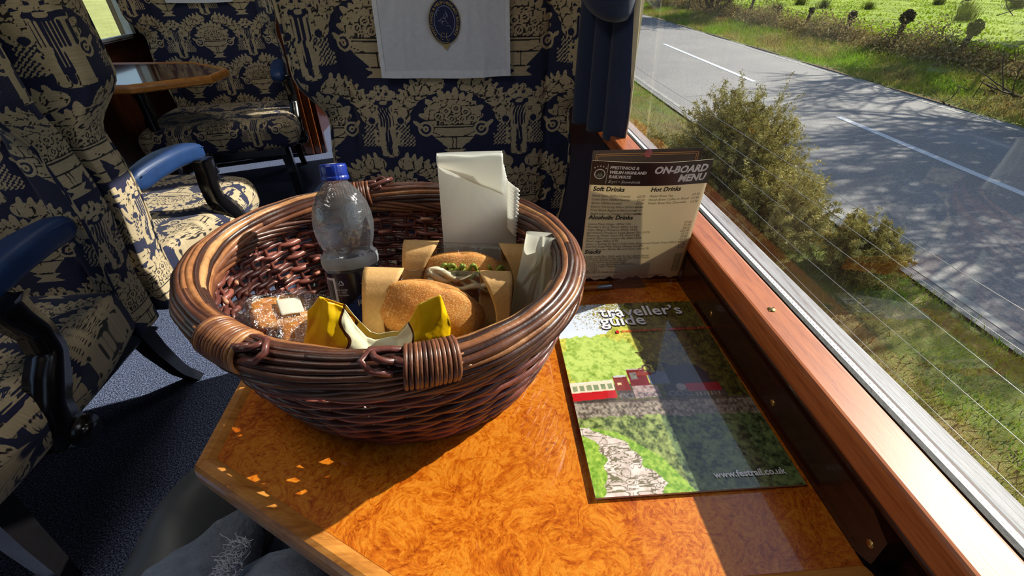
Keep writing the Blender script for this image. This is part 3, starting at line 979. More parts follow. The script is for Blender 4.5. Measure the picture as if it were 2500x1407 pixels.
# unseen ceiling lamps, added to fill the interior with light
def lamp(loc, label, power):
    r = empty('added_fill_lamp', loc, 0, label, 'added fill lamp', 'added fill lamps over the aisle')
    MB().lathe([(0.001, 0.0), (0.12, 0.0), (0.13, -0.012), (0.12, -0.022), (0.11, -0.022)], 40).build('rim', MAT['brass'], r)
    N = NT('opal_fill_lamp_glass')
    b = N.bsdf((0.9, 0.88, 0.8, 1), 0.4, Emission_Color=(1, 0.93, 0.82, 1), Emission_Strength=3.0)
    MB().lathe([(0.109, -0.020), (0.09, -0.045), (0.05, -0.06), (0.001, -0.065)], 40).build('shade', N.m, r)
    L = bpy.data.lights.new('fill_light', 'AREA'); L.shape = 'DISK'; L.size = 0.5; L.energy = power; L.color = (1.0, 0.95, 0.88)
    lo = bpy.data.objects.new('fill_light', L); COL.objects.link(lo); lo.parent = r; lo.location = (0, 0, -0.08)
    return r
lamp((-0.75, 0.3, 2.149), 'round opal fill lamp, added out of view over the aisle', 3.5)
lamp((-0.75, 2.3, 2.149), 'round opal fill lamp, added out of view over the aisle', 3.5)

# ================================================================ tables
def make_table(loc, label, mat_top, flip=False, upstand=True, edge=None):
    """local: wall edge at x=+0.315.. for the right-hand table"""
    s = -1 if flip else 1
    r = empty('carriage_table', loc, 0, label, 'table')
    def pl(xa, pts): return [(s * x, y) for x, y in pts]
    o = 0.0
    xe, ya, yb, cx = -0.305, 0.130, 0.628, -0.055
    ta, tb_ = 0.292, 0.452
    X1 = 0.3155
    outer = [(X1, ya), (cx, ya), (xe, ta), (xe, tb_), (cx, yb), (X1, yb)]
    k = 0.021
    inner = [(X1, ya + k), (cx + 0.006, ya + k), (xe + k, ta + 0.010), (xe + k, tb_ - 0.010), (cx + 0.006, yb - k), (X1, yb - k)]
    f = lambda pts: [(s * x, y) for x, y in pts]
    poly_prism('table_top', f(inner), 0.690, 0.720, mat_top, r)
    # moulded edge, split in its mitred lengths
    bm = bmesh.new()
    for i in range(5):
        a0, a1 = outer[i], outer[i + 1]; b0, b1 = inner[i], inner[i + 1]
        mk = lambda p, q, t: (p[0] + (q[0] - p[0]) * t, p[1] + (q[1] - p[1]) * t)
        prof = [(0.0, 0.693), (0.0, 0.708), (0.06, 0.716), (0.2, 0.7225), (0.42, 0.7245), (0.66, 0.7235), (0.86, 0.7215), (1.0, 0.7196), (1.0, 0.690), (0.2, 0.688)]
        va = [bm.verts.new((s * mk(a0, b0, t)[0], mk(a0, b0, t)[1], z)) for t, z in prof]
        vb = [bm.verts.new((s * mk(a1, b1, t)[0], mk(a1, b1, t)[1], z)) for t, z in prof]
        n = len(prof)
        for j in range(n):
            bm.faces.new((va[j], va[(j + 1) % n], vb[(j + 1) % n], vb[j]))
        bm.faces.new(va); bm.faces.new(vb[::-1])
    e = bm_obj('edging', bm, MAT['edge_wood'], r)
    if upstand:
        bm = bmesh.new()
        pts = [(0.162, 0.7205), (0.600, 0.7205), (0.600, 0.762), (0.592, 0.770), (0.172, 0.770), (0.150, 0.760), (0.148, 0.728)]
        lo = [bm.verts.new((s * 0.3158, y, z)) for y, z in pts]; hi = [bm.verts.new((s * 0.3445, y, z)) for y, z in pts]
        bm.faces.new(lo); bm.faces.new(hi[::-1])
        for i in range(len(pts)):
            bm.faces.new((lo[i], lo[(i + 1) % len(pts)], hi[(i + 1) % len(pts)], hi[i]))
        bm_obj('upstand', bm, MAT['dark_wood'], r)
        ob = [o_ for o_ in r.children if o_.name.startswith('upstand')][0]
        for y in (0.467, 0.309, 0.158):
            q = MB().lathe([(0.0001, 0.0012), (0.0028, 0.0010), (0.0042, 0.0001), (0.0042, -0.001)], 18).build('screw_head', MAT['brass'], ob)
            q.location = (s * 0.3158, y, 0.742); q.rotation_euler = (0, -math.pi / 2, 0)
    # single leg and wall bracket
    mb = MB().lathe([(0.022, 0.0), (0.022, 0.60), (0.03, 0.64), (0.045, 0.688)], 24, (s * 0.10, 0.38, 0))
    mb.lathe([(0.001, 0.012), (0.07, 0.012), (0.085, 0.0), (0.001, 0.0)], 28, (s * 0.10, 0.38, 0))
    mb.build('leg', MAT['black_wood'], r)
    bevel_box('bracket', (min(s * 0.24, s * 0.315), 0.2, 0.66), (max(s * 0.24, s * 0.315), 0.56, 0.6895), MAT['dark_wood'], r, 0.004)
    return r
make_table((0, 0, 0), 'amber burl topped carriage table in the foreground, carrying the wicker basket', MAT['burl'])
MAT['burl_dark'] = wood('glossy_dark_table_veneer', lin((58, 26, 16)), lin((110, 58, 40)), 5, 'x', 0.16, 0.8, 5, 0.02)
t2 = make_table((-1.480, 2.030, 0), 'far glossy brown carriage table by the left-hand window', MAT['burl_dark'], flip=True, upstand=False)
# stretch the far table to reach its wall
for ch in t2.children:
    if ch.name.startswith(('table_top', 'edging')):
        for v in ch.data.vertices:
            if v.co.x < -0.3: v.co.x = -0.468
            v.co.y = 0.379 + (v.co.y - 0.379) * 1.12
    if ch.name.startswith('bracket'):
        ch.location.x -= 0.152

# ================================================================ armchairs
GRP = 'damask armchairs of the saloon'
ch = make_armchair('damask armchair facing the camera, behind the basket', GRP, (-0.062, 1.255, 0), 0, pat_shift=0.165)
copy_thing(ch, (-1.250, 1.02, 0), 0, 'nearest left armchair across the aisle, its blue arm cut by the left edge')
b_chair = copy_thing(ch, (-1.238, 1.222, 0), math.pi, 'armchair seen from behind, with the sunlit seat and bright blue arm pad')
copy_thing(ch, (-1.43, 2.98, 0), math.radians(13), 'farthest armchair, beyond the small brown table, beside the doorway post')

for c_ in list(b_chair.children):      # the pair shares one set of rear legs
    if c_.name.startswith('leg'):
        co_ = c_.data.vertices[0].co
        if co_.y > -0.3: bpy.data.objects.remove(c_)
# the window-side arm of the facing chair is folded away against the wall panelling
for c_ in list(ch.children):
    pts_ = [v.co.x for v in c_.data.vertices]
    if c_.name.split('.')[0] in ('arm_pad', 'arm_support', 'scroll') and min(pts_) > 0.2:
        for g_ in list(c_.children): bpy.data.objects.remove(g_)
        bpy.data.objects.remove(c_)

# headrest cloths
def headrest(loc, rz, label, w0, w1, z0, z1, emblem=True, seed=2):
    r = empty('headrest_cloth', loc, rz, label, 'headrest cloth', 'white cloths on the seat backs')
    nu, nv = 120, 110
    rng = np.random.default_rng(seed)
    u = np.linspace(-1, 1, nu)[None, :]; v = np.linspace(0, 1, nv)[:, None]
    wd = (w0 + (w1 - w0) * v) / 2
    X = u * wd
    Z = z0 + (z1 - z0) * v - 0.004 * (1 - np.abs(u) ** 2) * (v < 0.001)
    Yb = 0.02 * (Z - 0.42) - 0.023
    wr = np.zeros_like(X)
    for k in range(26):
        cx, cv = rng.uniform(-1, 1), rng.uniform(0, 1); an = rng.normal(0, 0.35); L = rng.uniform(0.15, 0.5); am = rng.uniform(0.0006, 0.0020) * rng.choice([-1, 1])
        dx = (u - cx) * math.cos(an) + (v - cv) * math.sin(an); dv = -(u - cx) * math.sin(an) + (v - cv) * math.cos(an)
        wr = wr + am * np.exp(-(dx / 0.045) ** 2 - (dv / L) ** 2)
    Y = Yb - 0.0015 - wr - 0.004 * (1 - v) * (1 + np.sin(u * 5))
    cl_ = np_mesh('cloth', np.stack([X, Y, Z], -1).reshape(-1, 3), grid_faces(nu, nv), MAT['linen'], r, True)
    # hems, slightly raised
    mb = MB()
    def strip(uu, vv, off):
        xs = np.interp(uu, np.linspace(-1, 1, nu), np.arange(nu)); vs = np.interp(vv, np.linspace(0, 1, nv), np.arange(nv))
        i = np.clip(np.round(xs).astype(int), 0, nu - 1); j = np.clip(np.round(vs).astype(int), 0, nv - 1)
        P = np.stack([X[j, i], Y[j, i] - off, Z[j, i]], -1)
        return P
    for us, vs in ((np.linspace(-1, 1, 80), np.linspace(0, 0.045, 4)), (np.linspace(-1, -0.925, 4), np.linspace(0, 1, 80)), (np.linspace(0.925, 1, 4), np.linspace(0, 1, 80))):
        UU, VV = np.meshgrid(us, vs)
        P = strip(UU.ravel(), VV.ravel(), 0.0012)
        mb.add(P, grid_faces(len(us), len(vs)))
    mb.build('hem', MAT['linen_hem'], r)
    if emblem:
        er = empty('emblem', (0.008, 0, 0)); er.parent = r
        zc = 1.026; yy = 0.02 * (zc - 0.42) - 0.0300
        er.location = (0.004, yy, zc); er.rotation_euler = (math.pi / 2 - 0.02, 0, 0)
        navy = plain('emblem_navy_thread', lin((26, 34, 74)), 0.8); gold = plain('emblem_gold_thread', lin((170, 150, 96)), 0.6); pale = plain('emblem_pale_thread', lin((150, 156, 184)), 0.8)
        def ring(a_, b_, a2, b2, z, mat, nm):
            t = np.linspace(0, 2 * np.pi, 72, endpoint=False)
            Vr = np.concatenate([np.stack([a_ * np.cos(t), b_ * np.sin(t), np.full(72, z)], 1), np.stack([a2 * np.cos(t), b2 * np.sin(t), np.full(72, z)], 1)])
            np_mesh(nm, Vr, grid_faces(72, 2, True), mat, er, False)
        ring(0.036, 0.046, 0.0001, 0.0001, 0.0008, navy, 'garter')
        ring(0.038, 0.048, 0.0362, 0.0462, 0.0012, gold, 'outer_border')
        ring(0.0245, 0.0325, 0.0232, 0.0312, 0.0012, pale, 'inner_border')
        # lettering round the garter
        bm = bmesh.new()
        s = 'FFESTINIOG & WELSH HIGHLAND RAILWAYS'
        for i, chh in enumerate(s):
            ang = math.radians(222 - i * 264 / (len(s) - 1))
            cu = bpy.data.curves.new('t', 'FONT'); cu.body = chh; cu.size = 0.0085; cu.align_x = 'CENTER'; cu.offset = 0.0002
            ob = bpy.data.objects.new('t', cu); COL.objects.link(ob); bpy.context.view_layer.update()
            me = bpy.data.meshes.new_from_object(ob.evaluated_get(bpy.context.evaluated_depsgraph_get()))
            R = Matrix.Translation((0.0278 * math.cos(ang), 0.0360 * math.sin(ang), 0.0016)) @ Matrix.Rotation(ang - math.pi / 2, 4, 'Z')
            me.transform(R); bm.from_mesh(me)
            bpy.data.objects.remove(ob); bpy.data.curves.remove(cu); bpy.data.meshes.remove(me)
        me = bpy.data.meshes.new('lettering'); bm.to_mesh(me); bm.free(); me.materials.append(gold)
        link(bpy.data.objects.new('lettering', me), er)
        # crest above: crown on crossed ribbons, gold drop below, pale dragon-like scroll inside
        mb = MB()
        def poly(pts, z): mb.add([(x, y, z) for x, y in pts], None, [(0, i, i + 1) for i in range(1, len(pts) - 1)])
        poly([(-0.018, 0.050), (0.018, 0.050), (0.022, 0.066), (0.012, 0.060), (0.0, 0.070), (-0.012, 0.060), (-0.022, 0.066)], 0.0013)
        poly([(-0.020, 0.044), (-0.034, 0.060), (-0.028, 0.063), (-0.014, 0.050)], 0.0012)
        poly([(0.020, 0.044), (0.034, 0.060), (0.028, 0.063), (0.014, 0.050)], 0.0012)
        poly([(-0.036, 0.056), (-0.030, 0.050), (-0.026, 0.056), (-0.033, 0.062)], 0.0014)
        poly([(0.036, 0.056), (0.030, 0.050), (0.026, 0.056), (0.033, 0.062)], 0.0014)
        mb.build('crest', navy, er, smooth=False)
        mb = MB()
        mb.add([(-0.010, -0.047, 0.0013), (0.010, -0.047, 0.0013), (0.0, -0.060, 0.0013)], None, [(0, 1, 2)])
        mb.tube([(0.030 * math.cos(t), 0.038 * math.sin(t) - 0.006, 0.0015) for t in np.linspace(math.radians(215), math.radians(285), 16)], 0.0008, 5)
        mb.tube([(-0.006 + 0.005 * math.cos(t), -0.030 + 0.007 * math.sin(t), 0.0015) for t in np.linspace(0.5, 5, 14)], 0.0007, 5)
        mb.tube([(0.006 + 0.004 * math.cos(t), -0.030 + 0.009 * math.sin(t), 0.0015) for t in np.linspace(2.0, 5.5, 14)], 0.0007, 5)
        mb.build('buckle', gold, er, smooth=False)
        mb = MB()
        rng2 = np.random.default_rng(5)
        for k in range(9):
            x0, y0 = rng2.uniform(-0.012, 0.010), rng2.uniform(-0.016, 0.016)
            t = np.linspace(0, 2.2, 9)
            q = rng2.uniform(0.004, 0.009)
            a0 = rng2.uniform(0, 6)
            mb.tube(np.stack([np.clip(x0 + q * np.cos(t + a0), -0.017, 0.017), np.clip(y0 + q * np.sin(t + a0), -0.022, 0.022), np.full(9, 0.0012)], 1), 0.0005, 4)
        mb.build('device', pale, er, smooth=False)
    return r
headrest((-0.064, 1.255, 0), 0, 'white cotton headrest cloth with a navy railway crest, on the facing armchair', 0.319, 0.312, 0.907, 1.225)
headrest((-1.43, 2.98, 0), math.radians(13), 'plain white headrest cloth edge showing on the farthest armchair', 0.315, 0.34, 0.965, 1.225, emblem=False, seed=9)

# ================================================================ seated passenger (only the legs come into view)
def person():
    r = empty('person', (-0.18, -0.30, 0.0), 0, 'seated person in ripped grey jeans, one knee and thigh below the near table edge', 'person')
    bm = bmesh.new()
    lay = bm.verts.layers.skin.verify()
    def v(co, rad):
        x = bm.verts.new(co); x[lay].radius = (rad, rad); return x
    pel = v((0, 0.0, 0.52), 0.13); pel[lay].use_root = True
    prev = {}
    w = v((0, -0.04, 0.66), 0.125); bm.edges.new((pel, w))
    for s, kx, ky, kz, fx, fy in ((1, -0.100, 0.570, 0.515, -0.06, 0.52), (-1, -0.225, 0.665, 0.470, -0.235, 0.70)):
        h = v((s * 0.085 if s > 0 else -0.10, 0.05, 0.52), 0.095)
        m = v(((h.co.x + kx) / 2, 0.32, 0.525), 0.082)
        k = v((kx, ky, kz), 0.078)
        c = v((fx, fy + 0.0, 0.30), 0.056)
        an = v((fx, fy - 0.02, 0.10), 0.044)
        for a_, b_ in ((pel, h), (h, m), (m, k), (k, c), (c, an)): bm.edges.new((a_, b_))
        prev[s] = (fx, fy)
    me = bpy.data.meshes.new('legs'); bm.to_mesh(me); bm.free()
    o = bpy.data.objects.new('legs', me); link(o)
    sk = o.modifiers.new('skin', 'SKIN'); sk.use_smooth_shade = True
    o.modifiers.new('sub', 'SUBSURF').levels = 2
    o.modifiers['sub'].render_levels = 2
    bpy.context.view_layer.update()
    me2 = bpy.data.meshes.new_from_object(o.evaluated_get(bpy.context.evaluated_depsgraph_get()))
    bpy.data.objects.remove(o)
    N = NT('grey_denim')
    vv = N.coord()
    nz = N.noise(vv, 30, 4, 0.7); fn = N.noise(vv, 700, 2)
    # the person's right leg is in near-black denim, the left in pale grey
    sep = N.n('SeparateXYZ'); N.l(vv, sep.inputs[0])
    N.bsdf(N.mix(N.math('MULTIPLY', fn, 0.35), N.ramp(nz, [(0.3, lin((104, 116, 136))), (0.7, lin((142, 154, 174)))]), lin((84, 92, 108))), 0.9, N.bump(nz, 0.5, 0.01))
    me2.materials.clear(); me2.materials.append(N.m)
    for p in me2.polygons: p.use_smooth = True; p.material_index = 0
    leg = bpy.data.objects.new('body', me2); link(leg, r)
    # dark jacket lying over the far thigh
    nu, nv = 60, 50
    u = np.linspace(0, 1, nu)[None, :]; w = np.linspace(0, 1, nv)[:, None]
    X = -0.232 + 0.17 * (u - 0.5) + 0 * w
    X = X - 0.0 + 0.03 * (1 - w) * (0.5 - u)
    Y = 0.12 + 0.625 * w + 0 * u
    Z = 0.550 - 0.10 * (np.abs(u - 0.5) * 2) ** 2.2 - 0.06 * np.clip(w - 0.8, 0, 1) ** 1.5 * 8 * 0.3 + 0.004 * np.sin(w * 30 + u * 4) + 0.003 * np.sin(w * 13 - u * 9)
    Z = Z - 0.05 * smoothstep(0.95, 1.0, w)
    jk = np_mesh('dark_jacket', np.stack([X, Y, Z], -1).reshape(-1, 3), grid_faces(nu, nv), plain('dark_nylon', lin((66, 70, 74)), 0.5, bump=0.3, bscale=40), r, True)
    md = jk.modifiers.new('s', 'SOLIDIFY'); md.thickness = 0.006; md.offset = 1
    jk['label'] = 'dark grey jacket draped over the thigh'
    # shoes
    for s in (1, -1):
        fx, fy = prev[s]
        q = []
        for t in np.linspace(0, 1, 16):
            y = fy - 0.08 + 0.28 * t
            ww = 0.040 * math.sqrt(max(0.05, math.sin(math.pi * (0.12 + 0.80 * t)))); h = 0.075 - 0.03 * t if t < 0.9 else 0.04
            a_ = np.linspace(0, 2 * np.pi, 20, endpoint=False)
            q.append(np.stack([fx + ww * np.cos(a_), np.full(20, y), np.clip(h / 2 + h / 2 * 1.2 * np.sin(a_), 0.001, None)], 1))
        q = np.array(q)
        Vq = np.concatenate([q.reshape(-1, 3), [q[0].mean(0), q[-1].mean(0)]])
        j = np.arange(20); j2 = (j + 1) % 20
        T = np.concatenate([np.stack([np.full(20, 320), j2, j], 1), np.stack([np.full(20, 321), 300 + j, 300 + j2], 1)])
        np_mesh('shoe', Vq, [grid_faces(20, 16, True), T], plain('black_shoe_leather', lin((20, 20, 22)), 0.4), r, True)
    # white frayed threads at the rip above the knee
    mb = MB(); rg = np.random.default_rng(4)
    for k in range(240):
        a_ = rg.uniform(-0.9, 2.2)
        p0 = np.array([-0.122 + rg.normal(0, 0.005), 0.542 + 0.045 * a_ * 0.5, 0.568 + rg.normal(0, 0.005)])
        L = rg.uniform(0.008, 0.026)
        d = np.array([-1.0 + rg.normal(0, 0.5), rg.normal(0.2, 0.7), rg.normal(0.5, 0.6)]); d /= np.linalg.norm(d)
        q = np.array([p0 + d * L * t + np.array([0, 0, -0.008 * t * t]) + rg.normal(0, 0.0009, 3) for t in np.linspace(0, 1, 5)])
        mb.tube(q, 0.0005, 4, False)
    mb.build('frayed_threads', plain('white_cotton_thread', lin((196, 202, 214)), 0.9), r)
    return r
person()
# ================================================================ basket
BC = np.array([-0.103, 0.440]); BR = math.radians(-14.6)
def ell_pt(a, b, th):
    x, y = a * np.cos(th), b * np.sin(th)
    return x * math.cos(BR) - y * math.sin(BR), x * math.sin(BR) + y * math.cos(BR)
def basket_r(h):
    """semi-axes of the wall at height h above the table"""
    t = np.clip(h / 0.145, 0, 1)
    a = 0.158 + 0.045 * t + 0.008 * np.sin(t * np.pi)
    b = 0.128 + 0.043 * t + 0.008 * np.sin(t * np.pi)
    return a, b
TZ = 0.7205
def build_basket():
    root = empty('wicker_basket', (BC[0], BC[1], TZ), 0, 'oval brown wicker basket with a thick twisted rim, holding the lunch, on the burl table', 'basket')
    rng = np.random.default_rng(11)
    NS = 36
    wall = MB(); stakes = MB()
    rows = 23
    H = 0.145
    nseg = 432
    th = np.linspace(0, 2 * np.pi, nseg, endpoint=False)
    for j in range(rows):
        h0 = 0.006 + (H - 0.006) * j / rows
        # three-rod wale: over two stakes, behind one, stepping one stake each row
        ph = th * NS / 3 + (j % 3) * 2 * np.pi / 3
        saw = np.mod(ph / (2 * np.pi), 1.0)
        off = np.where(saw < 0.68, np.sin(saw / 0.68 * np.pi) * 1.0, -np.sin((saw - 0.68) / 0.32 * np.pi) * 1.15)
        drift = (saw - 0.5) * 0.0085
        h = h0 + drift + 0.0006 * np.sin(th * 3 + j)
        a, b = basket_r(h)
        k = off * 0.0042
        x, y = ell_pt(a + k, b + k, th)
        P = np.stack([x, y, h], 1)
        rr = 0.0035 * (1 + 0.08 * np.sin(th * 17 + j * 2.3)) * np.where(saw < 0.05, 0.75, 1)
        seg = np.floor(ph / (2 * np.pi)).astype(int)
        tv = rng.uniform(0.08, 0.62, seg.max() + 2)[seg]
        wall.tube(P, rr, 7, closed=True, c=np.repeat(tv, 7))
        # butt ends poking out inside
        for q in range(5):
            t0 = rng.uniform(0, 2 * np.pi)
            a1, b1 = basket_r(h0)
            p = np.array([(*ell_pt(a1 - 0.002, b1 - 0.002, t0), h0), (*ell_pt(a1 - 0.008, b1 - 0.008, t0 + 0.05), h0 + 0.003), (*ell_pt(a1 - 0.011, b1 - 0.011, t0 + 0.09), h0 + 0.004)])
            wall.tube(p, 0.0027, 7, True, c=rng.uniform(0.5, 1.0))
    for i in range(NS):
        t = 2 * np.pi * (i + 0.5) / NS
        P = []
        for h in np.linspace(0.0, 0.150, 14):
            a, b = basket_r(h)
            P.append((*ell_pt(a, b, t + 0.02 * math.sin(i * 1.7)), h))
        wob = 0.0024
        stakes.tube(np.array(P), 0.0027, 7, True, c=rng.uniform(0.1, 0.5))
    wall.build('woven_side', MAT['wicker'], root)
    stakes.build('stakes', MAT['wicker'], root)
    # base: foot wale and woven bottom
    bt = MB()
    for q in range(3):
        ph = th * 24 + q * 2.1
        a, b = 0.160, 0.130
        x, y = ell_pt(a + 0.003 * np.sin(ph), b + 0.003 * np.sin(ph), th)
        bt.tube(np.stack([x, y, 0.0045 + 0.0025 * np.cos(ph)], 1), 0.0032, 7, closed=True, c=0.3 + 0.1 * q)
    for r_ in np.linspace(0.05, 0.97, 17):
        ph = th * 12 + r_ * 40
        x, y = ell_pt(0.158 * r_, 0.128 * r_, th)
        bt.tube(np.stack([x, y, 0.010 + 0.0018 * np.sin(ph)], 1), 0.0036, 6, closed=True, c=rng.uniform(0.1, 0.5))
    for i in range(12):
        t = np.pi * i / 12
        x0, y0 = ell_pt(0.157, 0.127, t); x1, y1 = ell_pt(0.157, 0.127, t + np.pi)
        bt.tube(np.linspace((x0, y0, 0.006), (x1, y1, 0.006), 12), 0.003, 6, True, c=0.3)
    bt.build('woven_base', MAT['wicker'], root)
    # twisted border
    rim = MB()
    zc = 0.148
    NR = 17
    for q in range(NR):
        cuts = sorted([0.0] + [2 * np.pi * (k + rng.uniform(-0.3, 0.3)) / 5 for k in range(1, 5)] + [2 * np.pi])
        for k in range(5):
            ta = cuts[k] - rng.uniform(0.05, 0.3); tb2 = cuts[k + 1] + rng.uniform(0.05, 0.3)
            t = np.linspace(ta, tb2, 70)
            phi = 2 * np.pi * q / NR + t * (10.0 / NR)
            taper = np.clip(np.minimum(t - ta, tb2 - t) / 0.05, 0.5, 1)
            rx = 0.0140 + 0.0010 * np.sin(t * 9 + q); rz = 0.0158
            kk = rx * np.cos(phi) + 0.004 * np.cos(t - 2.6 - BR)
            x, y = ell_pt(0.2035 + kk, 0.172 + kk, t)
            P = np.stack([x, y, zc + rz * np.sin(phi) + 0.002 * np.sin(t * 2)], 1)
            rim.tube(P, rng.uniform(0.0030, 0.0046) * taper * (1 + 0.1 * np.sin(t * 23)), 7, True, c=rng.uniform(0.02, 1.0) ** 1.1)
    # lower band of slanting rods bridging wall and border
    for i in range(NS):
        t = 2 * np.pi * i / NS + np.linspace(0, 0.62, 22)
        s_ = np.linspace(0, 1, 22)
        h = 0.122 + 0.022 * s_
        a, b = basket_r(h)
        k = 0.006 + 0.007 * np.sin(s_ * np.pi * 0.8)
        x, y = ell_pt(a + k, b + k, t)
        rim.tube(np.stack([x, y, h], 1), 0.0036, 7, True, c=rng.uniform(0.1, 0.7))
        h = 0.128 + 0.018 * s_
        k = -(0.004 + 0.006 * np.sin(s_ * np.pi * 0.8))
        x, y = ell_pt(a + k, b + k, t)
        rim.tube(np.stack([x, y, h], 1), 0.0032, 7, True, c=rng.uniform(0.1, 0.8))
    rim.build('border', MAT['wicker_rim'], root)
    # wrapped handle ends lying on the border, with their willow loops
    def wrap(tc, half, n, tint, label):
        mb = MB()
        for i in range(n):
            t = tc + half * (2 * i / (n - 1) - 1)
            x, y = ell_pt(0.2035, 0.172, t)
            # local frame
            tx, ty = ell_pt(0.2035, 0.172, t + 0.01); tx -= x; ty -= y; L = math.hypot(tx, ty); tx /= L; ty /= L
            nx, ny = ty, -tx
            if nx * x + ny * y < 0: nx, ny = -nx, -ny
            a_ = np.linspace(0, 2 * np.pi, 26, endpoint=False)
            sk = 0.0018 * np.sin(a_)
            jit = rng.uniform(-0.0008, 0.0008)
            P = np.stack([x + nx * 0.0172 * np.cos(a_) + tx * (sk + jit), y + ny * 0.0172 * np.cos(a_) + ty * (sk + jit), zc + 0.004 + (0.0175) * np.sin(a_)], 1)
            mb.tube(P, 0.0023, 6, closed=True, c=np.clip(tint + rng.uniform(-0.2, 0.2), 0, 1))
        # frayed ends
        return mb
    def loop(tc, dirn, mb, tint):
        t0 = tc; x, y = ell_pt(0.2035, 0.172, t0)
        tx, ty = ell_pt(0.2035, 0.172, t0 + 0.02 * dirn); tx -= x; ty -= y; L = math.hypot(tx, ty); tx /= L; ty /= L
        nx, ny = (ty, -tx)
        if nx * x + ny * y < 0: nx, ny = -nx, -ny
        def W(u, v, w): return (x + tx * u + nx * v, y + ty * u + ny * v, zc + 0.014 + w)
        mb.tube(np.array([W(-0.01, -0.004, 0.002), W(0.012, -0.006, 0.006), W(0.026, -0.003, 0.010), W(0.033, 0.006, 0.008), W(0.026, 0.012, 0.001), W(0.010, 0.012, -0.004)]), 0.0030, 8, True, c=tint)
        P = [(0.014 + 0.010 * math.cos(a_), 0.009 * math.sin(a_), 0.005 + 0.005 * math.sin(a_ + 1)) for a_ in np.linspace(0, 5.2, 18)]
        mb.tube(np.array([W(*p) for p in P]), 0.0028, 8, True, c=tint * 0.8)
        mb.tube(np.array([W(-0.012, 0.008, 0.0), W(0.004, 0.008, 0.004), W(0.012, 0.004, 0.004)]), 0.0042, 7, True, c=0.15)
        mb.tube(np.array([W(-0.012, -0.006, -0.002), W(0.003, -0.008, 0.001)]), 0.0042, 7, True, c=0.1)
    def ang_of(px, py):
        x, y = px - BC[0], py - BC[1]
        c_, s_ = math.cos(-BR), math.sin(-BR)
        X, Y = x * c_ - y * s_, x * s_ + y * c_
        return math.atan2(Y / 0.172, X / 0.2035)
    specs = [((-0.222, 0.303), 0.115, 13, 0.75, 1), ((-0.048, 0.280), 0.10, 12, 0.55, -1), ((-0.190, 0.640), 0.115, 12, 0.45, -1)]
    for (p, half, n, tint, dirn) in specs:
        tc = ang_of(*p)
        mb = wrap(tc, half, n, tint, '')
        for k in range(14):
            e = tc - dirn * half * 1.02
            x, y = ell_pt(0.2035 + rng.uniform(-0.012, 0.016), 0.172 + rng.uniform(-0.012, 0.016), e)
            x2, y2 = ell_pt(0.2035 + rng.uniform(-0.012, 0.018), 0.172 + rng.uniform(-0.012, 0.018), e - dirn * rng.uniform(0.015, 0.04))
            z_ = zc + rng.uniform(0, 0.018)
            mb.tube(np.array([(x, y, z_), (x2, y2, z_ + rng.uniform(-0.004, 0.004))]), 0.0011, 5, True, c=0.9)
        mb.build('handle_binding', MAT['wicker_rim'], root)
        mb = MB(); loop(tc + dirn * half, dirn, mb, 0.35)
        mb.build('handle_loop', MAT['wicker'], root)
    return root
build_basket()

# ================================================================ water bottle
def mk_water():
    N = NT('clear_water_bottle')
    b = N.bsdf((0.95, 0.98, 1.0, 1), 0.02, None, Transmission_Weight=1.0, IOR=1.22)
    nb = N.bump(N.noise(N.coord(), 45, 3, 0.6, 1.2), 0.5, 0.006)
    N.l(nb, b.inputs['Normal'])
    tr = N.n('BsdfTransparent'); tr.inputs[0].default_value = (0.93, 0.96, 1, 1)
    gl = N.n('BsdfGlossy'); gl.inputs['Roughness'].default_value = 0.06; N.l(nb, gl.inputs['Normal'])
    df = N.n('BsdfDiffuse'); df.inputs[0].default_value = (0.75, 0.82, 0.88, 1)
    m1 = N.n('MixShader'); m1.inputs[0].default_value = 0.45
    N.l(b.outputs[0], m1.inputs[1]); N.l(tr.outputs[0], m1.inputs[2])
    m2 = N.n('MixShader'); N.l(schlick(N, 0.07, nb), m2.inputs[0]); N.l(m1.outputs[0], m2.inputs[1]); N.l(gl.outputs[0], m2.inputs[2])
    m3 = N.n('MixShader'); m3.inputs[0].default_value = 0.06; N.l(m2.outputs[0], m3.inputs[1]); N.l(df.outputs[0], m3.inputs[2])
    N.l(m3.outputs[0], N.out.inputs[0])
    return N.m
MAT['water'] = mk_water()
MAT['frost'] = plain('frosted_plastic_band', lin((205, 218, 220)), 0.35, Transmission_Weight=0.65, IOR=1.35)
MAT['cap'] = plain('blue_bottle_cap', lin((24, 48, 140)), 0.3)
def mk_label_mat():
    N = NT('navy_bottle_label')
    v = N.coord()
    sep = N.n('SeparateXYZ'); N.l(v, sep.inputs[0])
    ang = N.math('ARCTAN2', sep.outputs[1], sep.outputs[0])
    # mountain flank: lighter navy below a sloping line
    line_ = N.math('ADD', N.math('MULTIPLY', N.math('SINE', N.math('MULTIPLY', N.math('ADD', ang, 1.2), 1.5)), 0.018), 0.060)
    below = N.math('LESS_THAN', sep.outputs[2], line_)
    nz = N.noise(v, 240, 4, 0.7)
    c2 = N.ramp(nz, [(0.3, lin((18, 34, 84))), (0.7, lin((46, 72, 134)))])
    N.bsdf(N.mix(below, lin((14, 18, 42)), c2), 0.25, None)
    return N.m
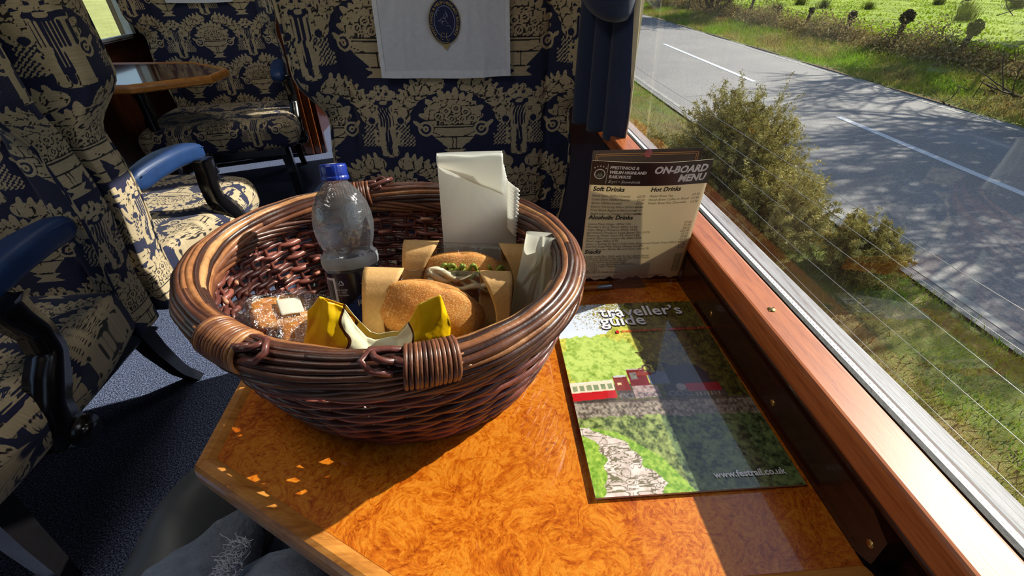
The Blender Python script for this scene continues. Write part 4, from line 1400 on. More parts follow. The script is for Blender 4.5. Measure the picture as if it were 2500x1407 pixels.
def bottle():
    top = np.array([-0.172, 0.541, 0.944]); bot = np.array([-0.163, 0.478, 0.735])
    d = Vector(top - bot); L = d.length
    q = Vector((0, 0, 1)).rotation_difference(d)
    r = empty('water_bottle', tuple(bot), 0, 'clear plastic water bottle with a blue cap and navy label, leaning in the basket', 'bottle', rot=q.to_euler())
    prof = [(0.001, 0.002), (0.024, 0.0), (0.0305, 0.004), (0.0325, 0.012), (0.0325, 0.024), (0.0318, 0.027), (0.0318, 0.094), (0.0322, 0.097)]
    body = [(0.0322, 0.097), (0.0338, 0.100), (0.0345, 0.108), (0.0335, 0.116), (0.0305, 0.119), (0.0300, 0.124), (0.0325, 0.131), (0.0350, 0.142), (0.0362, 0.154), (0.0352, 0.168), (0.0318, 0.182), (0.0260, 0.194), (0.0190, 0.203), (0.0140, 0.209), (0.0128, 0.212)]
    sc = (L - 0.0) / 0.232
    P = [(a, b) for a, b in prof + body[1:]]
    P += [(0.0125, 0.222), (0.001, 0.223)]
    def sp(P): return [(a, b * sc) for a, b in P]
    # smooth by resampling
    Pf, _ = resample(np.array(sp(P)), 130, False)
    MB().lathe(Pf, 64).build('body', MAT['water'], r)
    MB().lathe(sp([(0.0343, 0.1005), (0.0353, 0.108), (0.0343, 0.1155)]), 64).build('embossed_band', MAT['frost'], r)
    MB().lathe(sp([(0.0330, 0.0255), (0.0331, 0.030), (0.0331, 0.092), (0.0330, 0.0955)]), 72).build('label', mk_label_mat(), r)
    # cap with fine ribs
    k = 96; a_ = np.arange(k) / k * 2 * np.pi
    lv = [(0.0158, 0.212, 0), (0.0162, 0.2135, 1), (0.0162, 0.2165, 1), (0.0152, 0.2172, 0), (0.0154, 0.218, 1), (0.0154, 0.2285, 1), (0.0145, 0.2315, 0), (0.0120, 0.232, 0), (0.0002, 0.232, 0)]
    V = []
    for rr, z, f in lv:
        rb = rr + f * 0.0002 * np.sign(np.sin(a_ * 48))
        V.append(np.stack([rb * np.cos(a_), rb * np.sin(a_), np.full(k, z * sc)], 1))
    cap = np_mesh('cap', np.concatenate(V), grid_faces(k, len(lv), True), MAT['cap'], r, True)
    mb = MB()
    # white bird mark on the cap
    pts = [(-0.009, 0.001), (-0.003, 0.0035), (0.0, 0.0075), (0.0015, 0.003), (0.0085, 0.0035), (0.003, 0.0), (0.006, -0.006), (0.0, -0.0015), (-0.005, -0.005), (-0.003, 0.0)]
    V = [(0, 0, 0.2322 * sc)] + [(x, y, 0.2322 * sc) for x, y in pts]
    mb.add(V, None, [(0, i + 1, (i + 1) % 10 + 1) for i in range(10)])
    mb.build('cap_emblem', MAT['white_metal'], cap, smooth=False)
    # label print wrapped on the cylinder: barcode, recycling mark, small lines, initial letters, bird
    white = plain('white_label_ink', lin((205, 210, 222)), 0.5); blk = plain('barcode_ink', lin((40, 36, 36)), 0.5)
    def wrap_mesh(name, tris_fn, mat):
        pass
    lab = [c for c in r.children if c.name.startswith('label')][0]
    def cyl(x, z, off): a = x / 0.0331; return ((0.0331 + off) * math.cos(a), (0.0331 + off) * math.sin(a), z * sc)
    def patch(mb, x0, x1, z0, z1, off):
        n = max(2, int(abs(x1 - x0) / 0.002) + 2)
        xs = np.linspace(x0, x1, n)
        V = [cyl(x, z0, off) for x in xs] + [cyl(x, z1, off) for x in xs]
        mb.add(V, grid_faces(n, 2))
    A0 = math.radians(-128) * 0.0331     # barcode centre, towards the camera's left
    mb = MB(); patch(mb, A0 - 0.008, A0 + 0.008, 0.056, 0.090, 0.0003); mb.build('barcode_panel', white, lab, smooth=False)
    mb = MB(); rg = np.random.default_rng(8); x = A0 - 0.0068
    while x < A0 + 0.0045:
        w = rg.choice([0.0003, 0.0006, 0.0009]); patch(mb, x, x + w, 0.059, 0.087, 0.0005); x += w + rg.choice([0.0004, 0.0007])
    mb.build('bars', blk, lab, smooth=False)
    mb = MB()
    R0 = A0 + 0.0155
    for k in range(3):
        a0 = math.radians(90 + 120 * k); a1 = a0 + math.radians(120)
        p0 = (R0 + 0.0042 * math.cos(a0), 0.083 + 0.0042 * math.sin(a0)); p1 = (R0 + 0.0042 * math.cos(a1), 0.083 + 0.0042 * math.sin(a1))
        mb.tube(np.array([cyl(p0[0] * (1 - t) + p1[0] * t, p0[1] * (1 - t) + p1[1] * t, 0.0004) for t in (0.15, 0.4, 0.6, 0.85)]), 0.0006, 5)
    mb.build('recycling_mark', white, lab, smooth=False)
    def wrap_text(name, s, x, z, size, mat, align='CENTER', bold=0.0):
        cu = bpy.data.curves.new('t', 'FONT'); cu.body = s; cu.size = size; cu.align_x = align; cu.offset = bold
        ob = bpy.data.objects.new('t', cu); COL.objects.link(ob); bpy.context.view_layer.update()
        me = bpy.data.meshes.new_from_object(ob.evaluated_get(bpy.context.evaluated_depsgraph_get()))
        for v in me.vertices:
            v.co = Vector(cyl(x + v.co.x, z + v.co.y / sc, 0.0005))
        me.materials.append(mat)
        bpy.data.objects.remove(ob); bpy.data.curves.remove(cu)
        o = bpy.data.objects.new(name, me); link(o, lab)
    wrap_text('small_print', 'this bottle\nis 100%\nrecyclable', R0, 0.073, 0.0034, white)
    wrap_text('brand_lettering', 'RADNOR', A0 + 0.055, 0.050, 0.0115, white)
    wrap_text('embossed_lettering', 'RADNOR HILLS', A0 + 0.028, 0.1035, 0.0068, plain('raised_plastic', lin((180, 195, 200)), 0.3))
    mb = MB()
    bx = A0 + 0.050
    P2 = [(bx - 0.012, 0.081), (bx - 0.004, 0.078), (bx, 0.089), (bx + 0.002, 0.079), (bx + 0.010, 0.080), (bx + 0.003, 0.074), (bx + 0.004, 0.066), (bx - 0.002, 0.072)]
    V = [cyl(bx, 0.076, 0.0006)] + [cyl(*p, 0.0006) for p in P2]
    mb.add(V, None, [(0, i + 1, (i + 1) % 8 + 1) for i in range(8)]); mb.build('bird_emblem', white, lab, smooth=False)
    return r
bottle()

# ================================================================ paper bag, sandwich packs, snacks
def pouch(name, poly, depth, mat, label, cat, loc, rot, bulge=0.008, seed=0, serr=None, n=70, wr=0.0015, parts=None, group=None):
    """flat two-sided bag; poly = outline functions: left(z), right(z) over z in 0..H"""
    left, right, H = poly
    rng = np.random.default_rng(seed)
    root = empty(name, loc, 0, label, cat, group, rot=rot)
    nu, nv = 50, n
    u = np.linspace(0, 1, nu)[None, :]; v = np.linspace(0, 1, nv)[:, None]
    z = H * v
    l = np.array([left(q) for q in z[:, 0]])[:, None]; r = np.array([right(q) for q in z[:, 0]])[:, None]
    X = l + (r - l) * u
    prof = np.clip(np.sin(np.pi * u), 0, 1) ** 0.6 * (1 - 0.6 * smoothstep(0.85, 1, v))
    w = np.zeros_like(X)
    for k in range(22):
        cx, cv, an, L = rng.uniform(0, 1), rng.uniform(0, 1), rng.uniform(0, 3.14), rng.uniform(0.1, 0.5)
        dx = (u - cx) * math.cos(an) + (v - cv) * math.sin(an); dv = -(u - cx) * math.sin(an) + (v - cv) * math.cos(an)
        w = w + rng.choice([-1, 1]) * wr * rng.uniform(0.4, 1) * np.clip(1 - np.abs(dx) / 0.05, 0, 1) * np.exp(-(dv / L) ** 2)
    front = -bulge * prof - w * prof
    back = bulge * prof * 0.7 + depth
    Vf = np.stack([X, front, z + 0 * X], -1).reshape(-1, 3); Vb = np.stack([X, back + 0 * X, z + 0 * X], -1).reshape(-1, 3)
    F = grid_faces(nu, nv)
    m = len(Vf)
    # side walls
    li = np.arange(nv - 1)
    s1 = np.stack([li * nu, (li + 1) * nu, (li + 1) * nu + m, li * nu + m], 1)
    s2 = np.stack([li * nu + nu - 1, li * nu + nu - 1 + m, (li + 1) * nu + nu - 1 + m, (li + 1) * nu + nu - 1], 1)
    bi = np.arange(nu - 1)
    b1 = np.stack([bi, bi + m, bi + 1 + m, bi + 1], 1)
    np_mesh('bag', np.concatenate([Vf, Vb]), np.concatenate([F, F[:, ::-1] + m, s1, s2, b1]), mat, root, True)
    return root
def translucent(name, c, rough=0.6, amt=0.4, bscale=60, bump=0.25):
    N = NT(name)
    b = N.n('BsdfPrincipled'); nz = N.noise(N.coord(), bscale, 4, 0.6)
    b.inputs['Base Color'].default_value = c; b.inputs['Roughness'].default_value = rough
    N.l(N.bump(nz, bump, 0.002), b.inputs['Normal'])
    t = N.n('BsdfTranslucent'); t.inputs[0].default_value = c
    m = N.n('MixShader'); m.inputs[0].default_value = amt
    N.l(b.outputs[0], m.inputs[1]); N.l(t.outputs[0], m.inputs[2]); N.l(m.outputs[0], N.out.inputs[0])
    return N.m
MAT['white_paper'] = translucent('white_greaseproof_paper', lin((246, 246, 240)), 0.55, 0.55)
MAT['white_paper2'] = translucent('white_glossy_paper', lin((240, 240, 226)), 0.25, 0.5)
pb = pouch('paper_bag', (lambda z: -0.049 + 0.003 * z / 0.2, lambda z: 0.049 - 0.0 * z - 0.016 * smoothstep(0.125, 0.217, z) + 0.0009 * ((z * 300) % 1.0 > 0.5) * (z < 0.20), 0.217), 0.004, MAT['white_paper'],
      'tall white greaseproof paper bag standing at the back of the basket', 'paper bag', (-0.001, 0.517, 0.738), (-0.10, 0, 0.02), 0.006, 3, n=150)
# folded-over top corner and torn zigzag strip
def sheet(name, pts_fn, nu, nv, mat, parent, th=0.0006):
    u = np.linspace(0, 1, nu); v = np.linspace(0, 1, nv)
    V = np.array([pts_fn(a_, b_) for b_ in v for a_ in u])
    o = np_mesh(name, V, grid_faces(nu, nv), mat, parent, True)
    md = o.modifiers.new('s', 'SOLIDIFY'); md.thickness = th; md.offset = 0
    return o
sheet('folded_flap', lambda a_, b_: (-0.046 + 0.079 * a_, -0.008 - 0.006 * b_ * (1 - b_) * 4 * 0.5, 0.2165 - b_ * (0.012 + 0.040 * a_) + 0.0008 * math.sin(a_ * 9)), 30, 12, MAT['white_paper'], pb)
def zig(a_, b_):
    zz = 0.175 - 0.062 * b_
    w_ = 0.014 * (1 - 0.3 * b_) + 0.0018 * (1 if int(b_ * 26) % 2 else 0)
    return (0.037 + w_ * a_, -0.009 - 0.007 * math.sin(a_ * 2.2) - 0.004 * b_, zz + 0.010 * (1 - a_))
sheet('torn_serrated_flap', zig, 8, 79, MAT['white_paper'], pb)

MAT['kraft'] = plain('brown_kraft_card', lin((204, 160, 100)), 0.7, 250, 0.08, 0.15, 500)
MAT['kraft_dark'] = plain('kraft_card_inside', lin((140, 104, 66)), 0.8, 250, 0.08)
def mk_crust():
    N = NT('crusty_golden_bread')
    v = N.coord()
    a_ = N.noise(v, 30, 4, 0.6); b_ = N.noise(v, 420, 3, 0.8)
    col = N.ramp(a_, [(0.3, lin((168, 100, 34))), (0.55, lin((206, 136, 58))), (0.75, lin((224, 168, 92)))])
    col = N.mix(N.math('MULTIPLY', N.ramp(b_, [(0.5, (0, 0, 0, 1)), (0.62, (1, 1, 1, 1))]), 0.5), col, lin((244, 206, 140)))
    N.bsdf(col, 0.75, N.bump(b_, 0.5, 0.002))
    return N.m
MAT['crust'] = mk_crust()
MAT['filling'] = plain('pale_creamy_filling', lin((238, 226, 186)), 0.4, 40, 0.1, 0.3, 60)
MAT['lettuce'] = plain('green_salad_leaf', lin((120, 136, 42)), 0.45, 60, 0.3, 0.5, 120)
MAT['onion'] = plain('red_onion_slice', lin((120, 70, 110)), 0.4)
MAT['ham'] = plain('grey_brown_filling', lin((150, 104, 58)), 0.5, 60, 0.25, 0.4, 120)

def pack(label, loc, rot, W=0.152, Hh=0.105, D=0.055, rolls=1):
    root = empty('sandwich_pack', loc, 0, label, 'sandwich pack', 'sandwiches in windowed card packs', rot=rot)
    hw = W / 2
    # section profile from front bottom over the top to the back bottom
    sec = [(0.0, 0.0), (0.001, 0.03), (0.002, 0.06), (0.004, Hh - 0.022), (0.008, Hh - 0.009), (0.016, Hh - 0.002), (0.026, Hh), (D - 0.018, Hh - 0.004), (D - 0.006, Hh - 0.014), (D, Hh - 0.03), (D, 0.0)]
    S, t = resample(np.array(sec), 60, False)
    tt = np.linspace(0, 1, 60)
    zz = S[:, 1] / Hh
    front = tt < 0.52
    curve = 0.021 * np.sin(np.clip(zz, 0, 1) * np.pi * 0.9 + 0.2) * front + 0.006 * (~front)
    for s in (-1, 1):
        inner = hw - (0.046 if s < 0 else 0.040) + curve * 1.1
        nx = 8
        V = []
        for (y, z), ii in zip(S, inner):
            for q in np.linspace(0, 1, nx):
                V.append((s * (ii + (hw - ii) * q), y, z))
        o = np_mesh('card_band', np.array(V), grid_faces(nx, 60), MAT['kraft'], root, True)
        md = o.modifiers.new('s', 'SOLIDIFY'); md.thickness = 0.0008; md.offset = -1
        # end flap
        E = [(s * (hw - 0.0012), y, z) for y, z in S] + [(s * (hw - 0.0012), D / 2, 0.0)]
        n = len(E)
        np_mesh('end_flap', np.array(E), np.array([(n - 1, i, i + 1) for i in range(n - 2)]), MAT['kraft_dark'], root, False)
    V = []
    for i, (y, z) in enumerate(S):
        for q in np.linspace(-1, 1, 40):
            sag = 0.0015 * (1 - q * q) * math.sin(i * 0.3 + q * 3)
            V.append((q * (hw - 0.034), y + 0.0014 + sag * (y < D / 2), z - 0.0014))
    np_mesh('film_window', np.array(V), grid_faces(40, 60), MAT['film'], root, True)
    bevel_box('card_base', (-hw + 0.002, 0.002, 0.0), (hw - 0.002, D - 0.002, 0.0015), MAT['kraft_dark'], root, 0)
    return root
def bread(name, loc, rot, size, label, group, split=True, mat=None):
    bm = bmesh.new()
    bmesh.ops.create_icosphere(bm, subdivisions=5, radius=1)
    for v in bm.verts:
        x, y, z = v.co
        p = 2.6
        r = (abs(x) ** p + abs(y) ** p + abs(z) ** p) ** (-1 / p)
        x, y, z = x * r, y * r, z * r
        k = 1 + 0.05 * math.sin(x * 3 + 1) + 0.03 * math.sin(y * 5 + z * 4)
        v.co = (x * size[0] * k, y * size[1] * k, z * size[2] * (k - 0.08 * math.exp(-(x / 0.12) ** 2) * (y < 0)))
    root = empty(name, loc, 0, label, 'bread roll', group, rot=rot)
    bm_obj('crust', bm, mat or MAT['crust'], root, smooth=True)
    return root
PK1 = (-0.056, 0.380, 0.760)
R1 = (-0.30, math.radians(6), math.radians(2))
pack('front kraft sandwich pack with a large golden roll behind its window', PK1, R1, W=0.165, Hh=0.108)
bread('bread_roll', (-0.060, 0.412, 0.811), (-0.25, 0.42, 0), (0.064, 0.021, 0.037), 'domed golden bread roll inside the front sandwich pack', 'bread rolls in the packs')
PK2 = (-0.024, 0.452, 0.764)
R2 = (-0.25, math.radians(4), math.radians(-1))
pack('rear kraft sandwich pack with a filled baguette under its window', PK2, R2, W=0.156, Hh=0.098, D=0.048)
rb = bread('bread_roll', (-0.026, 0.481, 0.818), (-0.25, 0.10, 0), (0.056, 0.018, 0.028), 'split baguette with pale filling inside the rear sandwich pack', 'bread rolls in the packs')
mb = MB()
for k in range(4):
    t = np.linspace(0, 1, 26)
    mb.tube(np.stack([-0.040 + 0.082 * t, -0.0215 - 0.003 * np.sin(t * 7 + k), 0.010 - 0.012 * t + 0.004 * np.sin(t * 11 + k * 2) - k * 0.004], 1), 0.0035 * (0.6 + 0.4 * np.sin(t * 6 + k)) + 0.001, 8, c=0.5)
mb.build('creamy_filling', MAT['filling'], rb)
mb = MB(); rg = np.random.default_rng(2)
for k in range(10):
    x = rg.uniform(-0.045, 0.045); t = np.linspace(0, 1, 12)
    mb.tube(np.stack([x + 0.02 * (t - 0.5), -0.0195 - 0.003 * np.sin(t * 9 + k), 0.012 + 0.006 * np.sin(t * 8 + k) + rg.uniform(-0.008, 0.006) + 0 * t], 1), 0.0022, 6, c=0.5)
mb.build('salad_leaves', MAT['lettuce'], rb)
mb = MB()
for k in range(3):
    mb.tube(np.array([(0.035 + 0.012 * math.cos(a_) , -0.022 - 0.0006 * k, -0.006 + 0.010 * math.sin(a_) + 0.003 * k) for a_ in np.linspace(0.5, 3.4, 14)]), 0.0013, 6)
mb.build('onion_slices', MAT['onion'], rb)

pouch('paper_bag', (lambda z: -0.035 + 0.010 * z / 0.15, lambda z: 0.024 + 0.004 * math.sin(z * 20) - 0.004 * smoothstep(0.11, 0.15, z), 0.150), 0.006, MAT['white_paper2'],
      'folded glossy white paper bag against the right side of the basket', 'paper bag', (0.062, 0.440, 0.738), (-0.06, 0.10, -0.10), 0.010, 13, wr=0.003)

# crisp packet, yellow outside, pale front panel
def mk_packet():
    N = NT('yellow_and_cream_packet')
    t = N.attr('tint', 'Fac')
    v = N.coord()
    nz = N.noise(v, 26, 3, 0.5)
    yel = N.ramp(nz, [(0.3, lin((236, 176, 10))), (0.7, lin((252, 222, 24)))])
    m = N.math('GREATER_THAN', t, 0.5)
    edge = N.math('LESS_THAN', N.math('ABSOLUTE', N.math('SUBTRACT', t, 0.5)), 0.012)
    col = N.mix(m, yel, lin((238, 236, 196)))
    col = N.mix(edge, col, lin((70, 34, 16)))
    N.bsdf(col, 0.3, N.bump(N.noise(v, 70, 2), 0.25, 0.003))
    return N.m
def packet():
    r = empty('crisp_packet', (0, 0, 0), 0, 'crumpled yellow and cream snack packet at the front of the basket', 'snack packet')
    kx = [-0.172, -0.160, -0.137, -0.130, -0.120, -0.112, -0.090, -0.079, -0.064, -0.042, -0.036]
    kz = [0.866, 0.881, 0.868, 0.850, 0.832, 0.828, 0.830, 0.842, 0.868, 0.877, 0.850]
    rg = np.random.default_rng(6)
    nu, nv = 150, 50
    for nm, off, s_ in (('front_face', 0.0, 1), ('back_face', 0.016, -1)):
        u = np.linspace(0, 1, nu)[None, :]; v = np.linspace(0, 1, nv)[:, None]
        x = kx[0] + (kx[-1] - kx[0]) * u + 0 * v
        zt = np.interp(x, kx, kz) - (0.006 if s_ < 0 else 0)
        zb = 0.768 + 0.010 * np.sin(u * 3)
        Z = zb + (zt - zb) * v
        belly = 0.014 * np.sin(np.pi * v) * np.sin(np.pi * np.clip(u, 0, 1)) ** 0.5
        Y = 0.352 + off * (0.4 + 0.6 * np.sin(np.pi * u)) - s_ * belly + 0.10 * (Z - 0.82)
        # crumples
        for k in range(40):
            a0, b0, an = rg.uniform(0, 1), rg.uniform(0, 1), rg.uniform(0, 3.14)
            d = (u - a0) * math.cos(an) * 2 + (v - b0) * math.sin(an); e = -(u - a0) * math.sin(an) * 2 + (v - b0) * math.cos(an)
            Y = Y + rg.choice([-1, 1]) * rg.uniform(0.0006, 0.0022) * np.clip(1 - np.abs(d) / 0.09, 0, 1) * np.exp(-(e / 0.35) ** 2)
        X = x + (0.86 - Z) * np.where(u < 0.25, -0.30 * (1 - u * 4), 0) + 0.0015 * np.sin(v * 9)
        cl = -0.1375 + 0.004 * np.sin(Z * 160); cr = -0.0745 + 0.003 * np.sin(Z * 190)
        tt = np.where(x < -0.105, 0.5 + (x - cl) * 9, 0.5 - (x - cr) * 9)
        o = np_mesh(nm, np.stack([X, Y, Z], -1).reshape(-1, 3), grid_faces(nu, nv), mk_packet() if s_ > 0 else bpy.data.materials['yellow_and_cream_packet'], r, True, {'tint': np.clip(tt, 0, 1).ravel()})
        md = o.modifiers.new('s', 'SOLIDIFY'); md.thickness = 0.0004; md.offset = 0
    return r
packet()

# wrapped biscuits
def mk_biscuit():
    N = NT('orange_fruit_biscuit')
    v = N.coord()
    a_ = N.noise(v, 60, 4, 0.7); b_ = N.noise(v, 160, 3)
    col = N.ramp(a_, [(0.3, lin((176, 96, 30))), (0.5, lin((222, 140, 50))), (0.7, lin((240, 178, 84)))])
    col = N.mix(N.ramp(b_, [(0.62, (0, 0, 0, 1)), (0.68, (1, 1, 1, 1))]), col, lin((80, 40, 24)))
    N.bsdf(col, 0.7, N.bump(a_, 0.7, 0.004))
    return N.m
MAT['biscuit'] = mk_biscuit()
def cookie(loc, rot, label, sx, sy):
    r = empty('wrapped_biscuit', loc, 0, label, 'biscuit', 'film-wrapped biscuits in the basket', rot=rot)
    bm = bmesh.new(); bmesh.ops.create_cube(bm, size=1)
    bmesh.ops.subdivide_edges(bm, edges=bm.edges[:], cuts=7, use_grid_fill=True)
    rg = random.Random(int(sx * 1e4))
    for v in bm.verts:
        x, y, z = v.co.x * 2, v.co.y * 2, v.co.z * 2
        p = 5; q = (abs(x) ** p + abs(y) ** p + abs(z) ** p) ** (-1 / p)
        v.co = (x * q * sx / 2 + rg.uniform(-.0006, .0006), y * q * sy / 2 + rg.uniform(-.0006, .0006), z * q * 0.012 + rg.uniform(-.0006, .0006))
    bm_obj('biscuit', bm, MAT['biscuit'], r, smooth=True)
    nu, nv = 80, 60
    rg = np.random.default_rng(int(sx * 1e4))
    Vs = []
    for s in (1, -1):
        u = np.linspace(-1, 1, nu)[None, :]; v = np.linspace(-1, 1, nv)[:, None]
        X = u * (sx / 2 + 0.014); Y = v * (sy / 2 + 0.004) + 0 * u; X = X + 0 * v
        Z = s * 0.0145 * np.clip(1.25 - np.abs(u) ** 5 * 1.2, 0.02, 1) * np.clip(1.3 - np.abs(v) ** 6 * 0.9, 0.3, 1)
        for k in range(34):
            a0, b0, an = rg.uniform(-1, 1), rg.uniform(-1, 1), rg.uniform(0, 3.14)
            d = (u - a0) * math.cos(an) + (v - b0) * math.sin(an); e = -(u - a0) * math.sin(an) + (v - b0) * math.cos(an)
            Z = Z + s * rg.uniform(0.0, 0.0035) * np.clip(1 - np.abs(d) / 0.07, 0, 1) * np.exp(-(e / 0.5) ** 2)
        Vs.append(np.stack([X, Y, Z], -1).reshape(-1, 3))
    F = grid_faces(nu, nv)
    np_mesh('clear_wrapper', np.concatenate(Vs), np.concatenate([F, F[:, ::-1] + nu * nv]), MAT['wrap_film'], r, True)
    sheet('sticker', lambda a_, b_: (-0.004 + 0.026 * a_, -0.012 + 0.022 * b_, 0.0178 + 0.0008 * math.sin(a_ * 5)), 12, 8, MAT['white_paper2'], r, 0.0003)
    return r
cookie((-0.243, 0.442, 0.796), (0.45, 0.25, 0.6), 'film-wrapped orange biscuit with a pale sticker, leftmost in the basket', 0.062, 0.046)
cookie((-0.198, 0.402, 0.790), (0.5, 0.15, 0.35), 'film-wrapped orange biscuit half hidden beside the yellow packet', 0.060, 0.044)
cookie((-0.205, 0.470, 0.766), (0.2, 0.1, -0.3), 'film-wrapped biscuit lying low, close beside the water bottle', 0.058, 0.050)

# ================================================================ the magazine
def magazine():
    x0, y0 = 0.0985, 0.2255
    ang = math.radians(-0.6)
    r = empty('magazine', (x0, y0, TZ), ang, 'glossy traveller\'s guide magazine with a steam train cover, flat on the table beside the sill', 'magazine')
    Wm, Hm, T = 0.210, 0.297, 0.0035
    bm = bmesh.new()
    o = bevel_box('pages', (0.0006, 0.0006, 0.0), (Wm - 0.0006, Hm - 0.0006, T - 0.0004), plain('page_edges', lin((222, 220, 214)), 0.6, 600, 0.1), r, 0.0004)
    # painted cover, a fine grid of colours
    nu, nv = 300, 424
    px = np.linspace(0, 1, nu)[None, :] + np.zeros((nv, 1)); py = np.linspace(0, 1, nv)[:, None] + np.zeros((1, nu))   # py: 0 bottom .. 1 top
    rg = np.random.default_rng(21)
    def noise(sx, sy, oct_=4, seed=0):
        g = np.random.default_rng(seed); out = np.zeros((nv, nu)); amp = 1; tot = 0
        for k in range(oct_):
            gy, gx = int(sy * 2 ** k) + 2, int(sx * 2 ** k) + 2
            G = g.random((gy, gx))
            yy = py * (gy - 1.001); xx = px * (gx - 1.001)
            yi = yy.astype(int); xi = xx.astype(int); fy = yy - yi; fx = xx - xi
            fy = fy * fy * (3 - 2 * fy); fx = fx * fx * (3 - 2 * fx)
            yi2 = np.minimum(yi + 1, gy - 1); xi2 = np.minimum(xi + 1, gx - 1)
            out += amp * (G[yi, xi] * (1 - fy) * (1 - fx) + G[yi, xi2] * (1 - fy) * fx + G[yi2, xi] * fy * (1 - fx) + G[yi2, xi2] * fy * fx)
            tot += amp; amp *= 0.62
        return out / tot
    C = np.zeros((nv, nu, 3))
    def L3(c): return np.array(lin(c)[:3])
    def mixc(a_, b_, f): return a_ + (b_ - a_) * f[..., None]
    def paint(mask, c0, c1, f):
        m = mask > 0
        C[m] = mixc(np.broadcast_to(L3(c0), C.shape), np.broadcast_to(L3(c1), C.shape), f)[m]
    n1 = noise(9, 12, 5, 1); n2 = noise(26, 34, 4, 2); n3 = noise(60, 80, 3, 3)
    q = np.clip((n2 - 0.25) * 2, 0, 1)
    # sky, then trees
    paint(py > 0, (228, 234, 246), (206, 220, 244), n1)
    edge = 0.765 + 0.06 * (n1 - 0.5) + np.clip(px - 0.30, 0, 1) * 1.1
    trees = py < edge + 0.05 * (n2 - 0.5)
    f = np.clip((n2 + n3 - 0.55) * 1.6, 0, 1)
    paint(trees, (104, 122, 28), (214, 210, 92), f)
    lime = (((px - 0.22) / 0.26) ** 2 + ((py - 0.62) / 0.17) ** 2 + (n1 - 0.5) * 1.4) < 1
    paint(trees & lime, (124, 158, 52), (196, 218, 112), f)
    dk = trees & ((px > 0.50 + 0.10 * (n1 - 0.5) * 2) & (py > 0.36))
    paint(dk, (50, 48, 22), (132, 122, 52), np.clip((n2 * 0.6 + n3 * 0.8 - 0.5) * 1.8, 0, 1))
    br = trees & (np.abs(noise(8, 8, 3, 9) - 0.5) < 0.012) & (px > 0.56) & (py > 0.55)
    paint(br, (34, 26, 18), (60, 48, 30), n1)
    # autumn twigs against the sky
    n4 = noise(110, 150, 3, 17)
    tw = (~trees) & (n4 + 0.5 * n1 > 0.95 - 0.75 * (px - 0.1)) & (py > 0.80) & (px > 0.12)
    paint(tw, (120, 110, 54), (186, 172, 98), n2)
    # ground bands
    tb = 0.388 - 0.012 * px
    wallm = (py < tb) & (py > 0.305 - 0.02 * px + 0.02 * (n2 - 0.5))
    paint(wallm, (86, 74, 64), (176, 162, 146), np.clip((n3 - 0.3) * 2 + 0.3 * (np.sin(px * 260) > 0.3) * (np.sin(py * 300) > 0), 0, 1))
    bush = py <= 0.315 - 0.02 * px + 0.03 * (n2 - 0.5)
    paint(bush, (62, 76, 36), (168, 182, 104), np.clip((n2 * 0.8 + n3 - 0.62) * 1.7, 0, 1))
    paint(bush & (px > 0.45), (40, 54, 34), (124, 146, 92), np.clip((n2 * 0.8 + n3 - 0.62) * 1.7, 0, 1))
    gr = (py < np.interp(px, [0, 0.2, 0.38, 0.47, 1], [0.275, 0.242, 0.122, 0.0, -0.5]) + 0.02 * (n2 - 0.5))
    paint(gr, (104, 148, 40), (176, 204, 84), np.clip((n3 - 0.3) * 2, 0, 1))
    # stone path curving to the lower edge
    pc = np.interp(py, [0.0, 0.035, 0.09, 0.142, 0.19, 0.23, 0.265], [0.17, 0.22, 0.185, 0.175, 0.155, 0.08, 0.0])
    pw = np.interp(py, [0.0, 0.035, 0.09, 0.142, 0.19, 0.23, 0.265], [0.155, 0.165, 0.110, 0.088, 0.078, 0.068, 0.045])
    stone_n = noise(10, 40, 3, 12)
    path = (np.abs(px - pc - 0.012 * np.sin(py * 90 + 3 * n1)) < pw * (0.9 + 0.35 * (stone_n - 0.5))) & (py < 0.268)
    paint(path, (196, 176, 166), (240, 224, 216), np.clip((n2 - 0.2) * 1.8, 0, 1))
    cn = noise(4, 34, 3, 41); cn2 = noise(14, 12, 3, 43)
    crack = path & ((np.abs(cn - 0.5) < 0.018) | (np.abs(cn - 0.38) < 0.012) | (np.abs(cn - 0.62) < 0.012) | (np.abs(cn - 0.44) < 0.008))
    paint(crack, (100, 104, 66), (140, 122, 104), n2)
    crack = path & (np.abs(cn2 - 0.5) < 0.012)
    paint(crack, (110, 104, 80), (138, 120, 104), n2)
    # railway: track bed, coach, engine
    behind = (py > tb - 0.002) & (py < 0.47) & (px > 0.24) & (px < 0.86)
    paint(behind, (44, 46, 26), (104, 104, 52), np.clip((n2 + n3 - 0.6) * 1.6, 0, 1))
    bed = (np.abs(py - tb) < 0.006); paint(bed, (60, 50, 44), (120, 104, 92), n3)
    def rect(x_0, x_1, y_0, y_1, c, c2=None, sl=0.10, j=0.4):
        yy = py - sl * (px - 0.3) * 0.3
        m = (px >= x_0 * 0.89) & (px <= x_1 * 0.89) & (yy >= y_0) & (yy <= y_1)
        paint(m, c, c2 or c, n3)
    sl = 0.0
    B = 0.396
    rect(0.0, 0.285, B + 0.030, B + 0.098, (238, 226, 200), (222, 208, 180), 0.12)
    rect(0.0, 0.285, B + 0.008, B + 0.048, (206, 26, 30), (176, 18, 24), 0.12)
    rect(0.0, 0.285, B + 0.094, B + 0.102, (228, 222, 206), None, 0.12)
    for k in range(6):
        rect(0.012 + k * 0.046, 0.044 + k * 0.046, B + 0.056, B + 0.084, (112, 124, 92), (160, 168, 130), 0.12)
    rect(0.02, 0.27, B - 0.004, B + 0.008, (40, 34, 30), (90, 80, 70), 0.12)
    rect(0.292, 0.385, B + 0.040, B + 0.118, (140, 40, 30), (110, 26, 22), 0.05)
    rect(0.300, 0.380, B + 0.112, B + 0.122, (196, 202, 204), None, 0.05)
